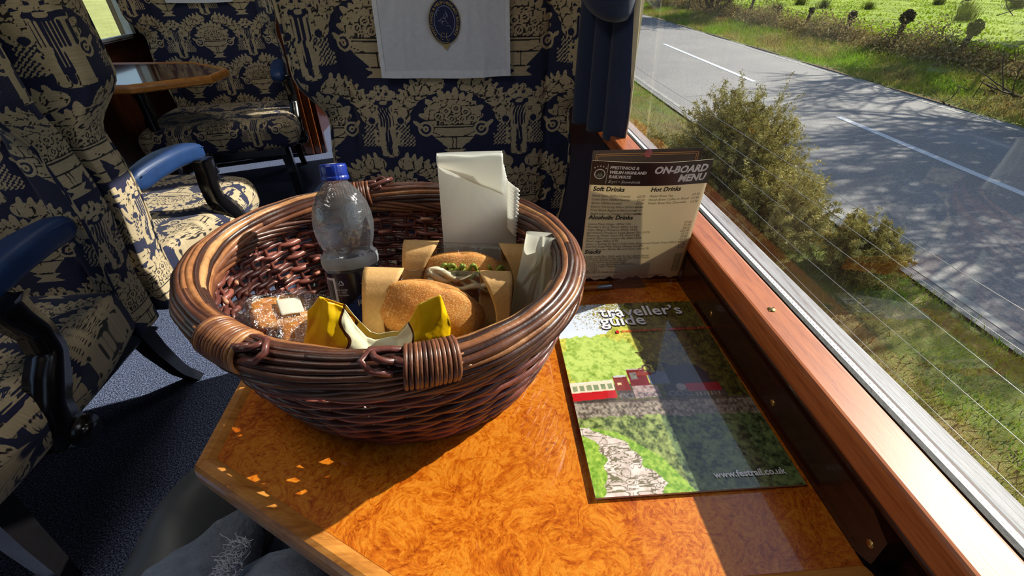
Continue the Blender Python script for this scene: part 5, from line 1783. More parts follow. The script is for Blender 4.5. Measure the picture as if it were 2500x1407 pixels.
    rect(0.310, 0.335, B + 0.07, B + 0.082, (230, 200, 150), None, 0.05)
    rect(0.292, 0.40, B - 0.002, B + 0.040, (38, 30, 30), (110, 96, 90), 0.05)
    rect(0.395, 0.520, B + 0.060, B + 0.150, (128, 30, 26), (96, 20, 20), 0.03)
    rect(0.40, 0.515, B + 0.148, B + 0.156, (178, 170, 160), None, 0.03)
    rect(0.410, 0.455, B + 0.095, B + 0.135, (70, 60, 56), (150, 146, 140), 0.03)
    rect(0.395, 0.560, B - 0.002, B + 0.060, (96, 26, 24), (206, 190, 186), 0.03)
    cyl_ = (px > 0.47) & (px < 0.60) & (np.abs(py - (B + 0.100)) < 0.034); paint(cyl_, (58, 62, 84), (128, 134, 160), n1)
    rect(0.455, 0.56, B + 0.115, B + 0.135, (120, 40, 34), (160, 70, 60), 0.0)
    for cx_, cy_, r_, c_ in ((0.54, 0.155, 0.028, (108, 30, 30)), (0.50, 0.145, 0.02, (150, 50, 44))):
        d_ = np.hypot(px - cx_ * 0.89, (py - (B + cy_)) * 1.414); paint((d_ < r_) & (d_ > r_ * 0.6), c_, (90, 90, 100), n3)
    rect(0.655, 0.69, B + 0.150, B + 0.185, (26, 28, 34), None, 0.0)
    tank = (px > 0.585) & (px < 0.828) & (py > B + 0.060) & (py < B + 0.165 - 0.05 * np.clip((px - 0.77) / 0.06, 0, 1) ** 2 - 0.03 * np.clip((0.63 - px) / 0.05, 0, 1) ** 2)
    paint(tank, (34, 36, 48), (58, 60, 74), n1)
    rect(0.86, 0.885, B + 0.13, B + 0.16, (24, 26, 32), None, 0.0)
    rect(0.60, 0.76, B - 0.008, B + 0.060, (24, 24, 28), (84, 84, 94), 0.0)
    rect(0.745, 0.97, B + 0.018, B + 0.062, (178, 26, 44), (146, 18, 34), 0.0)
    rect(0.90, 0.99, B - 0.006, B + 0.020, (36, 28, 30), (110, 96, 90), 0.0)
    for cx_ in (0.32, 0.365, 0.44, 0.49, 0.54, 0.64, 0.69, 0.745):
        d_ = np.hypot(px - cx_ * 0.89, (py - (B + 0.012)) * 1.414); paint((d_ < 0.021) & (d_ > 0.013), (40, 36, 38), (150, 146, 150), n3)
    d_ = np.hypot(px - 0.636, (py - (B + 0.045)) * 1.414); paint(d_ < 0.028, (110, 104, 108), (168, 160, 160), n3)
    for k in range(7): rect(0.79 + k * 0.024, 0.800 + k * 0.024, B - 0.004, B + 0.014, (168, 150, 140), None, 0.0)
    Z = T + 0.0 * px
    V = np.stack([px * Wm, py * Hm, Z + 0.0008 * np.sin(px * 3.1) + 0.0012 * (1 - px) ** 4], -1).reshape(-1, 3)
    N = NT('glossy_printed_cover')
    col = N.attr('ink')
    N.bsdf(col, 0.30, None, Coat_Weight=1.0, Coat_Roughness=0.02, Coat_IOR=1.6)
    cov = np_mesh('cover', V, grid_faces(nu, nv), N.m, r, True, {'ink': C.reshape(-1, 3)})
    zt = T + 0.0016
    white = plain('white_cover_ink', lin((238, 238, 244)), 0.3, Coat_Weight=1.0, Coat_Roughness=0.02); shadow = plain('grey_shadow_ink', lin((70, 66, 80)), 0.3, Coat_Weight=1.0, Coat_Roughness=0.02)
    t1 = text_mesh('title_lettering', [("traveller\u2019s", 0.067, 0.2665, 0.0305, 'LEFT', 0, 0.0004), ('guide', 0.063, 0.2470, 0.0305, 'LEFT', 0, 0.0004)], white, cov)
    t1.location = (0, 0, zt + 0.0004)
    t2 = text_mesh('title_shadow', [("traveller\u2019s", 0.0678, 0.2655, 0.0305, 'LEFT', 0, 0.0008), ('guide', 0.0638, 0.2460, 0.0305, 'LEFT', 0, 0.0008)], shadow, cov)
    t2.location = (0, 0, zt + 0.0002)
    red = plain('red_cover_ink', lin((206, 26, 40)), 0.3, Coat_Weight=1.0, Coat_Roughness=0.02)
    t3 = text_mesh('subtitle_lettering', [('RHEILFFORDD ERYRI  \u2022  WELSH HIGHLAND RAILWAY', 0.088, 0.2315, 0.0062, 'LEFT', 0, 0.0001)], red, cov); t3.location = (0, 0, zt + 0.0004)
    b = bevel_box('red_square', (0.080, 0.2305, zt + 0.0002), (0.0845, 0.2355, zt + 0.0004), red, cov, 0)
    t4 = text_mesh('web_address', [('www.festrail.co.uk', 0.196, 0.012, 0.0098, 'RIGHT', 0, 0.0003)], white, cov); t4.location = (0, 0, zt)
    return r
magazine()

# ================================================================ menu cards in the clear stand
def menu():
    W, H = 0.162, 0.200
    ink = plain('dark_brown_ink', lin((48, 26, 30)), 0.35); wht = plain('white_ink', lin((232, 226, 226)), 0.4); gold = plain('gold_line_ink', lin((190, 130, 70)), 0.4)
    txt = plain('black_text_ink', lin((58, 52, 48)), 0.6); hd = plain('heading_ink', lin((26, 22, 24)), 0.6)
    # card behind
    r2 = empty('menu_card', (0.158, 0.600, TZ + 0.006), 0, 'dark brown card with gold frame lines, standing behind the menu', 'card', rot=(math.pi / 2 + 0.02, 0, 0))
    bevel_box('card', (0, 0, -0.0005), (0.155, 0.206, 0.0), ink, r2, 0.0001)
    mb = MB()
    def fr(d, w, z):
        for a_, b_ in (((d, d), (0.155 - d, d + w)), ((d, 0.206 - d - w), (0.155 - d, 0.206 - d)), ((d, d), (d + w, 0.206 - d)), ((0.155 - d - w, d), (0.155 - d, 0.206 - d))):
            mb.box((*a_, z), (*b_, z + 0.0002))
    fr(0.005, 0.0008, 0.0001); fr(0.0075, 0.0006, 0.0001)
    mb.build('gold_frame', gold, r2, smooth=False)
    MB().lathe([(0.0001, 0.0006), (0.006, 0.0005), (0.0062, 0.0002)], 6, (0.078, 0.200, 0)).build('top_emblem', plain('rose_emblem_ink', lin((150, 70, 80)), 0.5), r2)
    # front menu, slightly bowed
    r = empty('menu_card', (0.152, 0.577, TZ + 0.008), 0, 'cream on-board menu card with dark brown header, in a clear stand', 'menu', rot=(math.pi / 2 + 0.035, 0, math.radians(-1.0)))
    cream_m = translucent('cream_menu_card', lin((244, 232, 204)), 0.45, 0.42, 20, 0.02)
    def bow(x, y): return 0.010 * math.sin(x / W * math.pi) * (y / H) ** 1.5 + 0.004 * (x / W) * (y / H)
    n = 40
    xs = np.linspace(0, W, n); ys = np.linspace(0, H, n)
    V = []
    for y in ys:
        for x in xs:
            wob = (0.0012 * math.sin(x * 300) + 0.001 * math.sin(x * 130)) if y == 0 else 0
            V.append((x, y - wob * 1.0, bow(x, y)))
    def lay(name, x0, x1, y0, y1, mat, off, parent):
        xs = np.linspace(x0, x1, 40); ys = np.linspace(y0, y1, 12)
        return np_mesh(name, np.array([(x, y, bow(x, y) + off) for y in ys for x in xs]), grid_faces(40, 12), mat, parent, True)
    card = np_mesh('card', np.array(V), grid_faces(n, n), cream_m, r, True)
    md = card.modifiers.new('s', 'SOLIDIFY'); md.thickness = 0.0005; md.offset = -1
    head = lay('header_panel', 0, W, H - 0.034, H, ink, 0.00025, card)
    # dark mountain footer strip
    xs = np.linspace(0, W, 60)
    ft = np_mesh('mountain_strip', np.array([(x, 0.0, bow(x, 0) + 0.0003) for x in xs] + [(x, 0.005 + 0.0022 * math.sin(x * 160) + 0.0014 * math.sin(x * 420), bow(x, 0) + 0.0003) for x in xs]), grid_faces(60, 2), ink, card, False)
    def T(name, items, mat):
        o = text_mesh(name, items, mat, card)
        for v in o.data.vertices:
            v.co.z = bow(v.co.x, v.co.y) + 0.0006
        return o
    T('menu_title', [('ON-BOARD', W - 0.006, H - 0.0155, 0.0140, 'RIGHT', 0.2, 0.0006), ('MENU', W - 0.006, H - 0.0285, 0.0140, 'RIGHT', 0.2, 0.0006)], wht)
    T('company_lettering', [('FFESTINIOG &', 0.0235, H - 0.0100, 0.0060, 'LEFT', 0.15, 0.0002), ('WELSH HIGHLAND', 0.0235, H - 0.0165, 0.0056, 'LEFT', 0.15, 0.0003), ('RAILWAYS', 0.0235, H - 0.0230, 0.0060, 'LEFT', 0.15, 0.0003), ('Eryri \u2022 Snowdonia', 0.0235, H - 0.0300, 0.0058, 'LEFT', 0.35, 0.0)], wht)
    mb = MB()
    def bar(x0, x1, y0, y1): mb.add([(x0, y0, bow(x0, y0) + .0006), (x1, y0, bow(x1, y0) + .0006), (x1, y1, bow(x1, y1) + .0006), (x0, y1, bow(x0, y1) + .0006)], [(0, 1, 2, 3)])
    bar(0.0205, 0.0210, H - 0.031, H - 0.003)
    cx, cy = 0.0115, H - 0.018
    for k in range(40):
        a0, a1 = 2 * math.pi * k / 40, 2 * math.pi * (k + 1) / 40
        P = [(cx + rr * math.cos(a_), cy + rr * math.sin(a_)) for rr, a_ in ((0.0060, a0), (0.0072, a0), (0.0072, a1), (0.0060, a1))]
        mb.add([(x, y, bow(x, y) + .0006) for x, y in P], [(0, 1, 2, 3)])
    for k in range(5):
        a_ = math.radians(50 + 20 * k); x, y = cx + 0.0112 * math.cos(a_), cy + 0.0112 * math.sin(a_)
        mb.add([(x - .001, y, bow(x, y) + .0006), (x, y - .0013, bow(x, y) + .0006), (x + .001, y, bow(x, y) + .0006), (x, y + .0013, bow(x, y) + .0006)], [(0, 1, 2, 3)])
    mb.build('round_emblem', wht, card, smooth=False)
    mb = MB()
    P = [(cx - 0.0045, cy - 0.003), (cx - 0.002, cy + 0.002), (cx, cy), (cx + 0.002, cy + 0.003), (cx + 0.0045, cy - 0.003), (cx, cy - 0.0046)]
    mb.add([(cx, cy - 0.001, bow(cx, cy) + .0007)] + [(x, y, bow(x, y) + .0007) for x, y in P], None, [(0, i + 1, (i + 1) % 6 + 1) for i in range(6)])
    mb.build('emblem_hills', plain('emblem_green_ink', lin((110, 120, 100)), 0.5), card, smooth=False)
    hs = 0.0092
    for s_, x_, y_ in (('Soft Drinks', 0.005, H - 0.0425), ('Hot Drinks', 0.083, H - 0.0425), ('Alcoholic Drinks', 0.004, H - 0.087), ('Snacks', 0.004, H - 0.1465)):
        T('heading', [(s_, x_, y_, hs, 'LEFT', 0.15, 0.0003)], hd)
    it = []
    fs = 0.0049
    def row(x, xr, y, a_, b_=None):
        it.append((a_, x, y, fs, 'LEFT', 0.12, 0.0))
        if b_: it.append((b_, xr, y, fs, 'RIGHT', 0.12, 0.0))
    y = H - 0.0515
    for a_, b_ in (('Fanta Zero (500ml bottle)', '\u00a32.50'), ('Coke Zero (500ml bottle)', '\u00a32.50'), ('Sprite (500ml bottle)', '\u00a32.50'), ('Radnor Still Spring Water (500ml bottle)', '\u00a31.50'), ('Fruit Shoot Apple & Blackcurrant', '\u00a31.50'), ('Apple Juice or Orange (500ml bottle)', '\u00a32.00')):
        if len(a_) > 38: it.append((a_, 0.005, y, fs * .9, 'LEFT', 0.12, 0.0)); it.append((b_, 0.0775, y, fs, 'RIGHT', .12, 0))
        else: row(0.005, 0.0775, y, a_, b_)
        y -= 0.0056
    y = H - 0.0515
    for a_, b_ in (('Welsh Brew Tea', '\u00a33.50'), ('Welsh Brew Coffee or Decaf', '\u00a33.50'), ('Welsh Brew Hot Chocolate', '\u00a33.50')):
        row(0.083, 0.156, y, a_, b_); y -= 0.0056
    y = H - 0.0965
    for a_, b_ in (('Ceano Pinot Grigio 187ml 10%', '\u00a37.00'), ("Founder's Stone Shiraz 187ml 12.5%", '\u00a37.00'), ('Vispo Allegro Prosecco 200ml 10.5%', '\u00a38.00'), ('San Antonio Prosecco Large Bottle 75cl 10.5%', '\u00a325.00'), ('Ffestiniog Welsh Steam Ale 500ml 3.8%', '\u00a35.50'), ('Gower Zero low alcohol Ale 330ml 0.5%', '\u00a34.00'), ('Mwsh Lager 440ml 4.7%', '\u00a35.50'), ('Gwynt y Ddraig Orchard Gold Cider (Vegan and Gluten Free) 500ml 4.9%', '\u00a35.50'), ('Aberfalls Single Malt Welsh Whisky 5cl 40%', '\u00a37.00'), ('Cygnet Superior Welsh Gin and Tonic 250ml 7%', '\u00a37.50')):
        row(0.004, 0.156, y, a_, b_); y -= 0.0049
    y = H - 0.1535
    for a_, b_ in (('Locally made Bara Brith with Sir Gar Salted Butter', '\u00a33.00'), ('Traditional Welsh Cakes with Sir Gar Salted butter', '\u00a33.00'), ('Hand made Aberffraw Shortbread', '\u00a32.00'), ('Chocolate Brownie (Gluten free)', '\u00a32.50'), ('Handmade crisps (Selection of flavours)', '\u00a31.40'), ('Plant based Vegan Flapjack', '\u00a32.50'), ('Jelly Cookie', '\u00a32.50'), ('Fudge Fingers', '\u00a31.50'), ('A Selection of Welsh Sweets', '\u00a35.00')):
        row(0.004, 0.156, y, a_, b_); y -= 0.0038
    it.append(('Please let us know if you have any allergies, intolerances or dietary requirements', 0.004, y - 0.004, 0.0040, 'LEFT', 0.0, 0.0))
    T('small_print', it, txt)
    # clear stand
    s = empty('menu_stand', (0.230, 0.570, TZ), 0, 'small clear acrylic menu stand holding the cards upright', 'menu stand')
    bevel_box('front_plate', (-0.026, -0.006, 0.0), (0.028, -0.0035, 0.045), MAT['acrylic'], s, 0.0006)
    bevel_box('back_plate', (-0.026, 0.040, 0.0), (0.028, 0.0425, 0.045), MAT['acrylic'], s, 0.0006)
    bevel_box('foot', (-0.026, -0.003, 0.0), (0.028, 0.0395, 0.003), MAT['acrylic'], s, 0.0006)
    # pen lying behind the basket
    p = empty('pen', (0.150, 0.5625, TZ + 0.0052), 0, 'thin silver and orange pen lying at the foot of the menu', 'pen', rot=(0, math.pi / 2, math.radians(3)))
    MB().lathe([(0.0001, -0.012), (0.0012, -0.011), (0.0032, 0.0), (0.0034, 0.030)], 16).build('barrel', plain('orange_pen_barrel', lin((176, 110, 50)), 0.35), p)
    MB().lathe([(0.0036, 0.030), (0.0038, 0.032), (0.0038, 0.052), (0.0030, 0.054), (0.0001, 0.0545)], 16).build('cap', MAT['steel'], p)
menu()
# ================================================================ outside
ZG = -1.0
def mk_ground(name, stops, sc=6.0, fine=90.0, rough=0.95, bump=0.8, bd=0.05):
    N = NT(name)
    v = N.coord()
    a_ = N.noise(v, sc, 5, 0.65); b_ = N.noise(v, fine, 4, 0.75)
    f = N.math('ADD', N.math('MULTIPLY', a_, 0.6), N.math('MULTIPLY', b_, 0.4))
    N.bsdf(N.ramp(f, stops), rough, N.bump(b_, bump, bd))
    return N.m
def mk_road():
    N = NT('worn_tarmac')
    v = N.coord()
    a_ = N.noise(v, 120, 4, 0.85); b_ = N.noise(v, 0.8, 4, 0.6); c_ = N.noise(v, 34, 3, 0.8)
    col = N.ramp(N.math('ADD', N.math('MULTIPLY', a_, 0.6), N.math('MULTIPLY', c_, 0.4)), [(0.32, lin((104, 102, 100))), (0.5, lin((158, 155, 152))), (0.66, lin((214, 210, 204)))])
    col = N.mix(0.5, col, N.ramp(b_, [(0.35, (0.72, 0.72, 0.74, 1)), (0.65, (1, 1, 1, 1))]), 'MULTIPLY')
    N.bsdf(col, 0.9, N.bump(a_, 0.5, 0.01))
    return N.m
def plane_obj(name, x0, x1, y0, y1, zf, mat, nx=40, ny=120):
    xs = np.linspace(x0, x1, nx); ys = np.linspace(y0, y1, ny)
    X, Y = np.meshgrid(xs, ys)
    Z = zf(X, Y)
    o = np_mesh(name, np.stack([X, Y, Z], -1).reshape(-1, 3), grid_faces(nx, ny), mat, None, True)
    return structure(o)
bank_m = mk_ground('dry_trackside_ground', [(0.30, lin((96, 84, 48))), (0.45, lin((146, 132, 80))), (0.58, lin((120, 142, 52))), (0.72, lin((186, 172, 118)))], 1.6, 40)
def zbank(X, Y):
    return ZG - 0.02 + 0.05 * np.sin(X * 2.3 + Y * 1.1) * np.sin(Y * 1.7) * np.clip((3.5 - X), 0, 1)
plane_obj('ground', 0.45, 3.62, -4, 40, zbank, bank_m, 60, 300)
plane_obj('road', 3.58, 8.75, -10, 60, lambda X, Y: ZG + 0 * X, mk_road(), 4, 30)
plane_obj('verge', 8.70, 11.6, -6, 60, lambda X, Y: ZG + 0.02 + 0.16 * smoothstep(9.2, 11.0, X) + 0.03 * np.sin(Y * 2.1 + X), mk_ground('rough_verge_turf', [(0.34, lin((74, 70, 30))), (0.5, lin((122, 130, 44))), (0.66, lin((168, 176, 72)))], 1.2, 14), 20, 200)
field_m = mk_ground('bright_pasture', [(0.32, lin((80, 96, 14))), (0.44, lin((138, 160, 24))), (0.56, lin((166, 190, 36))), (0.70, lin((192, 212, 60)))], 1.1, 9.0, 0.95, 1.0, 0.12)
plane_obj('field', 11.5, 90, -10, 120, lambda X, Y: -0.84 + 0.22 * smoothstep(11.5, 14, X) + 0.035 * np.sin(X * 1.3) * np.sin(Y * 1.1), field_m, 120, 160)
plane_obj('left_field', -60, -2.3, -30, 60, lambda X, Y: -0.9 + 0.02 * X * 0 + 0.03 * np.sin(X * 1.3) * np.sin(Y), mk_ground('pale_pasture', [(0.3, lin((150, 156, 84))), (0.6, lin((192, 196, 118)))], 1.0, 12), 30, 40)
rd = bpy.data.objects['road']
wm = N_ = None
def mk_paint():
    N = NT('worn_white_road_paint')
    v = N.coord(); a_ = N.noise(v, 40, 5, 0.8)
    N.bsdf(N.ramp(a_, [(0.3, lin((150, 152, 156))), (0.45, lin((226, 228, 230)))]), 0.7)
    return N.m
pm_ = mk_paint()
for (ya, yb) in ((-6.6, -1.0), (1.86, 7.50), (10.30, 16.0), (18.8, 24.4), (27.2, 32.8)):
    m_ = MB().box((6.13, ya, ZG + 0.001), (6.25, yb, ZG + 0.006)).build('lane_marking', pm_, rd, smooth=False)
mb = MB().box((8.46, -8, ZG + 0.001), (8.54, 60, ZG + 0.004)); mb.build('edge_line', plain('faded_edge_line', lin((176, 174, 166)), 0.8, 12, 0.25), rd, smooth=False)
mb = MB().box((3.70, -8, ZG + 0.001), (3.78, 60, ZG + 0.004)); mb.build('edge_line', bpy.data.materials['faded_edge_line'], rd, smooth=False)

def mk_leafy(name, stops, rough=0.7, trans=0.25):
    N = NT(name)
    t = N.attr('tint', 'Fac')
    c = N.ramp(t, stops)
    d = N.n('BsdfDiffuse'); N.l(c, d.inputs[0])
    tr = N.n('BsdfTranslucent'); N.l(c, tr.inputs[0])
    m = N.n('MixShader'); m.inputs[0].default_value = trans
    N.l(d.outputs[0], m.inputs[1]); N.l(tr.outputs[0], m.inputs[2]); N.l(m.outputs[0], N.out.inputs[0])
    return N.m
def blades(name, P, H, W, lean, mat, tint, label=None, cat=None, seed=0, kind='stuff', parent=None):
    """P (n,3) feet; one bent blade (2 tris) each"""
    rg = np.random.default_rng(seed); n = len(P)
    a_ = rg.uniform(0, 2 * np.pi, n); H = H * rg.uniform(0.5, 1.3, n); W = W * rg.uniform(0.7, 1.3, n)
    d = np.stack([np.cos(a_), np.sin(a_), np.zeros(n)], 1)
    b = rg.uniform(0, 2 * np.pi, n); ln = np.stack([np.cos(b), np.sin(b), np.zeros(n)], 1) * (H * lean * rg.uniform(0, 1.5, n))[:, None]
    up = np.zeros((n, 3)); up[:, 2] = H
    p0 = P - d * W[:, None] / 2; p1 = P + d * W[:, None] / 2
    mid = P + ln * 0.35 + up * 0.6
    m0 = mid - d * W[:, None] / 3; m1 = mid + d * W[:, None] / 3
    tip = P + ln + up
    V = np.stack([p0, p1, m1, m0, tip], 1).reshape(-1, 3)
    k = np.arange(n)[:, None] * 5
    Q = k + np.array([[0, 1, 2, 3]]); T = k + np.array([[3, 2, 4]])
    o = np_mesh(name, V, [Q, T], mat, parent, False, {'tint': np.repeat(tint, 5)})
    if kind and parent is None: tag(o, label, cat, kind=kind)
    return o
grass_m = mk_leafy('verge_grass_blades', [(0.0, lin((126, 88, 46))), (0.25, lin((190, 172, 112))), (0.5, lin((168, 168, 74))), (0.75, lin((132, 172, 44))), (1.0, lin((176, 204, 80)))])
rg = np.random.default_rng(31)
def clump_noise(x, y, s=1.0, seed=0):
    g = np.random.default_rng(seed); v = 0
    for k in range(6):
        f = s * 1.7 ** (k % 4); a0 = g.uniform(0, 6.28); b0 = g.uniform(0, 6.28)
        v = v + np.sin(x * f * math.cos(a0) + y * f * math.sin(a0) + b0) 
    return v / 6
n = 70000
X = 0.95 + 2.65 * rg.random(n) ; Y = -0.6 + 11.5 * rg.random(n) ** 1.5
g = clump_noise(X, Y, 1.6, 4) + 0.15 * rg.normal(0, 1, n)
tint = np.clip(0.30 + g * 0.8 + 0.12 * (X - 2.2), 0, 1)
keep = rg.random(n) < np.clip(0.45 + g * 0.8, 0.15, 1)
X, Y, tint = X[keep], Y[keep], tint[keep]
blades('verge_grass', np.stack([X, Y, zbank(X, Y)], 1), 0.062, 0.006, 1.1, grass_m, tint, 'mixed dry and green grass on the trackside bank below the window', 'grass', 1)
n = 26000
X = 0.6 + 1.4 * rg.random(n); Y = -0.3 + 5.5 * rg.random(n)
blades('dry_stalks', np.stack([X, Y, zbank(X, Y)], 1), 0.05, 0.005, 2.2, grass_m, np.clip(rg.normal(0.22, 0.08, n), 0, 0.4), 'straw-coloured dead stalks lying close beside the train', 'dry grass', 2)
n = 60000
X = 8.72 + 2.6 * rg.random(n) ** 0.9; Y = 3.0 + 30 * rg.random(n) ** 1.4
g = clump_noise(X, Y, 1.2, 8)
blades('roadside_grass', np.stack([X, Y, ZG + 0.02 + 0.16 * smoothstep(9.2, 11.0, X)], 1), 0.10, 0.016, 0.9, grass_m, np.clip(0.50 + 0.55 * g + rg.normal(0, 0.14, n), 0, 1), 'green grass verge between the far road edge and the hedge', 'grass', 3)
n = 60000
X = 11.9 + 40 * rg.random(n) ** 1.8; Y = 4 + 60 * rg.random(n) ** 1.3
g = clump_noise(X, Y, 1.5, 5)
fm = mk_leafy('pasture_blades', [(0.0, lin((104, 116, 22))), (0.4, lin((150, 172, 32))), (1.0, lin((196, 216, 62)))])
blades('pasture_grass', np.stack([X, Y, -0.64 + 0 * X], 1), 0.075, 0.06, 0.8, fm, np.clip(0.5 + 0.4 * g + rg.normal(0, 0.12, n), 0, 1), 'short bright green pasture grass beyond the fence', 'grass', 4)

# bramble hedge along the field fence
hm = mk_leafy('winter_bramble', [(0.0, lin((84, 64, 40))), (0.3, lin((150, 128, 88))), (0.6, lin((186, 168, 122))), (0.8, lin((128, 134, 60))), (1.0, lin((210, 198, 158)))])
def leaf_cloud(P, S, seed, asp=0.45):
    rg = np.random.default_rng(seed); n = len(P)
    a_ = rg.normal(0, 1, (n, 3)); a_ /= np.linalg.norm(a_, axis=1)[:, None]
    b_ = np.cross(a_, rg.normal(0, 1, (n, 3))); b_ /= np.linalg.norm(b_, axis=1)[:, None]
    S = (S * rg.uniform(0.5, 1.4, n))[:, None]
    V = np.stack([P - a_ * S, P + b_ * S * asp, P + a_ * S, P - b_ * S * asp], 1).reshape(-1, 3)
    return V, np.arange(n)[:, None] * 4 + np.array([[0, 1, 2, 3]])
n = 90000
Y = 2.5 + 32 * rg.random(n) ** 1.35
hh = 0.52 + 0.16 * np.sin(Y * 1.7) + 0.12 * np.sin(Y * 4.3 + 1)
u_ = rg.normal(0, 0.42, n); zz = np.abs(rg.normal(0, 0.5, n))
X = 11.45 + u_; Z = -0.86 + hh * np.clip(zz, 0, 1.5) * np.exp(-(u_ / 0.8) ** 2)
V, Q = leaf_cloud(np.stack([X, Y, Z], 1), 0.04, 3)
o = np_mesh('bramble_hedge', V, Q, hm, None, False, {'tint': np.repeat(np.clip(rg.normal(0.5, 0.22, n), 0, 1), 4)})
tag(o, 'low tangled brown bramble hedge running along the field fence', 'hedge', kind='stuff')
mb = MB(); rr = np.random.default_rng(12)
for k in range(420):
    y = 3 + 28 * rr.random() ** 1.3; x = 11.4 + rr.normal(0, 0.3); L = rr.uniform(0.3, 0.8); a0 = rr.uniform(0, 6.28)
    t = np.linspace(0, 1, 6)
    mb.tube(np.stack([x + L * 0.6 * math.cos(a0) * t, y + L * 0.6 * math.sin(a0) * t, -0.85 + L * np.sin(t * 2.2) * 0.75], 1), 0.006, 4, False, c=rr.uniform(0, 0.4))
o = mb.build('bramble_stems', hm, bpy.data.objects['bramble_hedge'])

# field fence posts with tangled tops
post_m = wood('split_chestnut_post', lin((60, 46, 34)), lin((110, 92, 72)), 3, 'z', 0.9, 0, 10, 0.8)
posts = [((11.72, 11.3), 0.60, 0.16, 'nearest fence post at the right, its top wrapped in ivy', 1.0), ((11.70, 13.28), 0.66, 0.10, 'leaning fence post with the bushiest ivy-covered head', 1.25), ((11.70, 15.3), 0.52, 0.05, 'third fence post from the right, thin, with a small tuft on top', 0.6),
         ((11.70, 17.35), 0.50, 0.08, 'short plain fence post, fourth from the right along the field', 0.25), ((11.70, 19.3), 0.46, 0.10, 'small far fence post, fifth from the right along the field', 0.1), ((11.70, 21.4), 0.70, 0.18, 'leaning fence post beside the far tree trunk', 0.0)]
for i, ((x, y), h, ln, lab, tuft) in enumerate(posts):
    r = empty('fence_post', (x, y, -0.86), 0, lab, 'fence post', 'posts of the field fence')
    t = np.linspace(0, 1, 9)
    P = np.stack([ln * 0.8 * t, 0.0 * t, (h + 0.20) * t], 1)
    MB().tube(P, 0.062 * (1 + 0.12 * np.sin(t * 9 + i)), 9, True, c=0.4).build('stake', post_m, r)
    if tuft:
        n = int(520 * tuft)
        q = rr.normal(0, 1, (n, 3)); q /= np.linalg.norm(q, axis=1)[:, None]
        q = q * (rr.random(n) ** 0.5)[:, None] * np.array([0.14, 0.14, 0.15]) * (0.6 + 0.5 * tuft) + np.array([ln * 0.8, 0, h + 0.15])
        V, Q = leaf_cloud(q, 0.045, i)
        np_mesh('ivy', V, Q, mk_leafy('dark_ivy_%d' % i, [(0, lin((36, 34, 24))), (0.6, lin((70, 70, 40))), (1, lin((150, 140, 110)))]), r, False, {'tint': np.repeat(rr.random(n), 4)})
wr = MB()
for z in (-0.34, -0.52):
    yy = np.linspace(2, 40, 80); wr.tube(np.stack([11.76 + 0 * yy, yy, z + 0.02 * np.sin(yy * 1.5)], 1), 0.004, 4)
tag(wr.build('field_fence_wire', MAT['steel'], None), 'thin wires strung along the field fence posts', 'fence wire')

# rush tufts in the field
rush = mk_leafy('dark_rush', [(0.0, lin((52, 62, 22))), (0.6, lin((96, 112, 36))), (1.0, lin((150, 150, 70)))])
for i, (x, y, s, lab) in enumerate([(21.6, 21.5, 1.0, 'upper rush tuft of the pair near the right end of the field'), (18.2, 18.0, 1.1, 'lower rush tuft of the pair near the right end of the field'), (16.5, 23.6, 0.9, 'dark rush tuft in the middle of the field, above the ivy posts'),
                                  (16.6, 25.6, 0.9, 'small rush tuft farthest left in the field'), (18.3, 23.0, 0.7, 'small rush tuft between the middle tuft and the right-hand pair'), (25.6, 23.0, 1.2, 'rush tuft at the top right corner of the field'), (24.0, 25.5, 0.9, 'rush tuft high in the field, left of the corner one'), (13.6, 22.5, 0.7, 'rush tuft close behind the field fence at the left')]):
    n = 260
    P = np.stack([rr.normal(0, 0.13 * s, n), rr.normal(0, 0.13 * s, n), np.zeros(n)], 1)
    r = blades('rush_tuft', P, 0.42 * s, 0.02, 0.6, rush, rr.random(n), None, None, i + 40, kind=None)
    r.location = (x, y, -0.62); tag(r, lab, 'rush tuft', 'rush tufts in the field')

# trackside wire fence
wm_ = plain('galvanised_wire', lin((196, 198, 200)), 0.4, Metallic=0.6)
for i, (z, lab) in enumerate([(-0.014, 'topmost'), (-0.150, 'second'), (-0.299, 'third'), (-0.479, 'fourth'), (-0.66, 'lowest')]):
    yy = np.linspace(-3, 30, 100)
    o = MB().tube(np.stack([2.2 + 0.004 * np.sin(yy * 3 + i), yy, z + 0.006 * np.sin(yy * 2.1 + i * 2)], 1), 0.0017, 5).build('fence_wire', wm_, None)
    tag(o, '%s wire of the trackside fence between the train and the road' % lab, 'fence wire', 'wires of the trackside fence')
for i, y in enumerate((-1.9, 12.6)):
    o = MB().tube(np.array([(2.24, y, -1.04), (2.24, y, -0.4), (2.245, y, 0.08)]), 0.05, 9, True).build('trackside_post', post_m, None)
    tag(o, ('near' if i == 0 else 'far') + ' wooden post carrying the trackside wires', 'fence post')

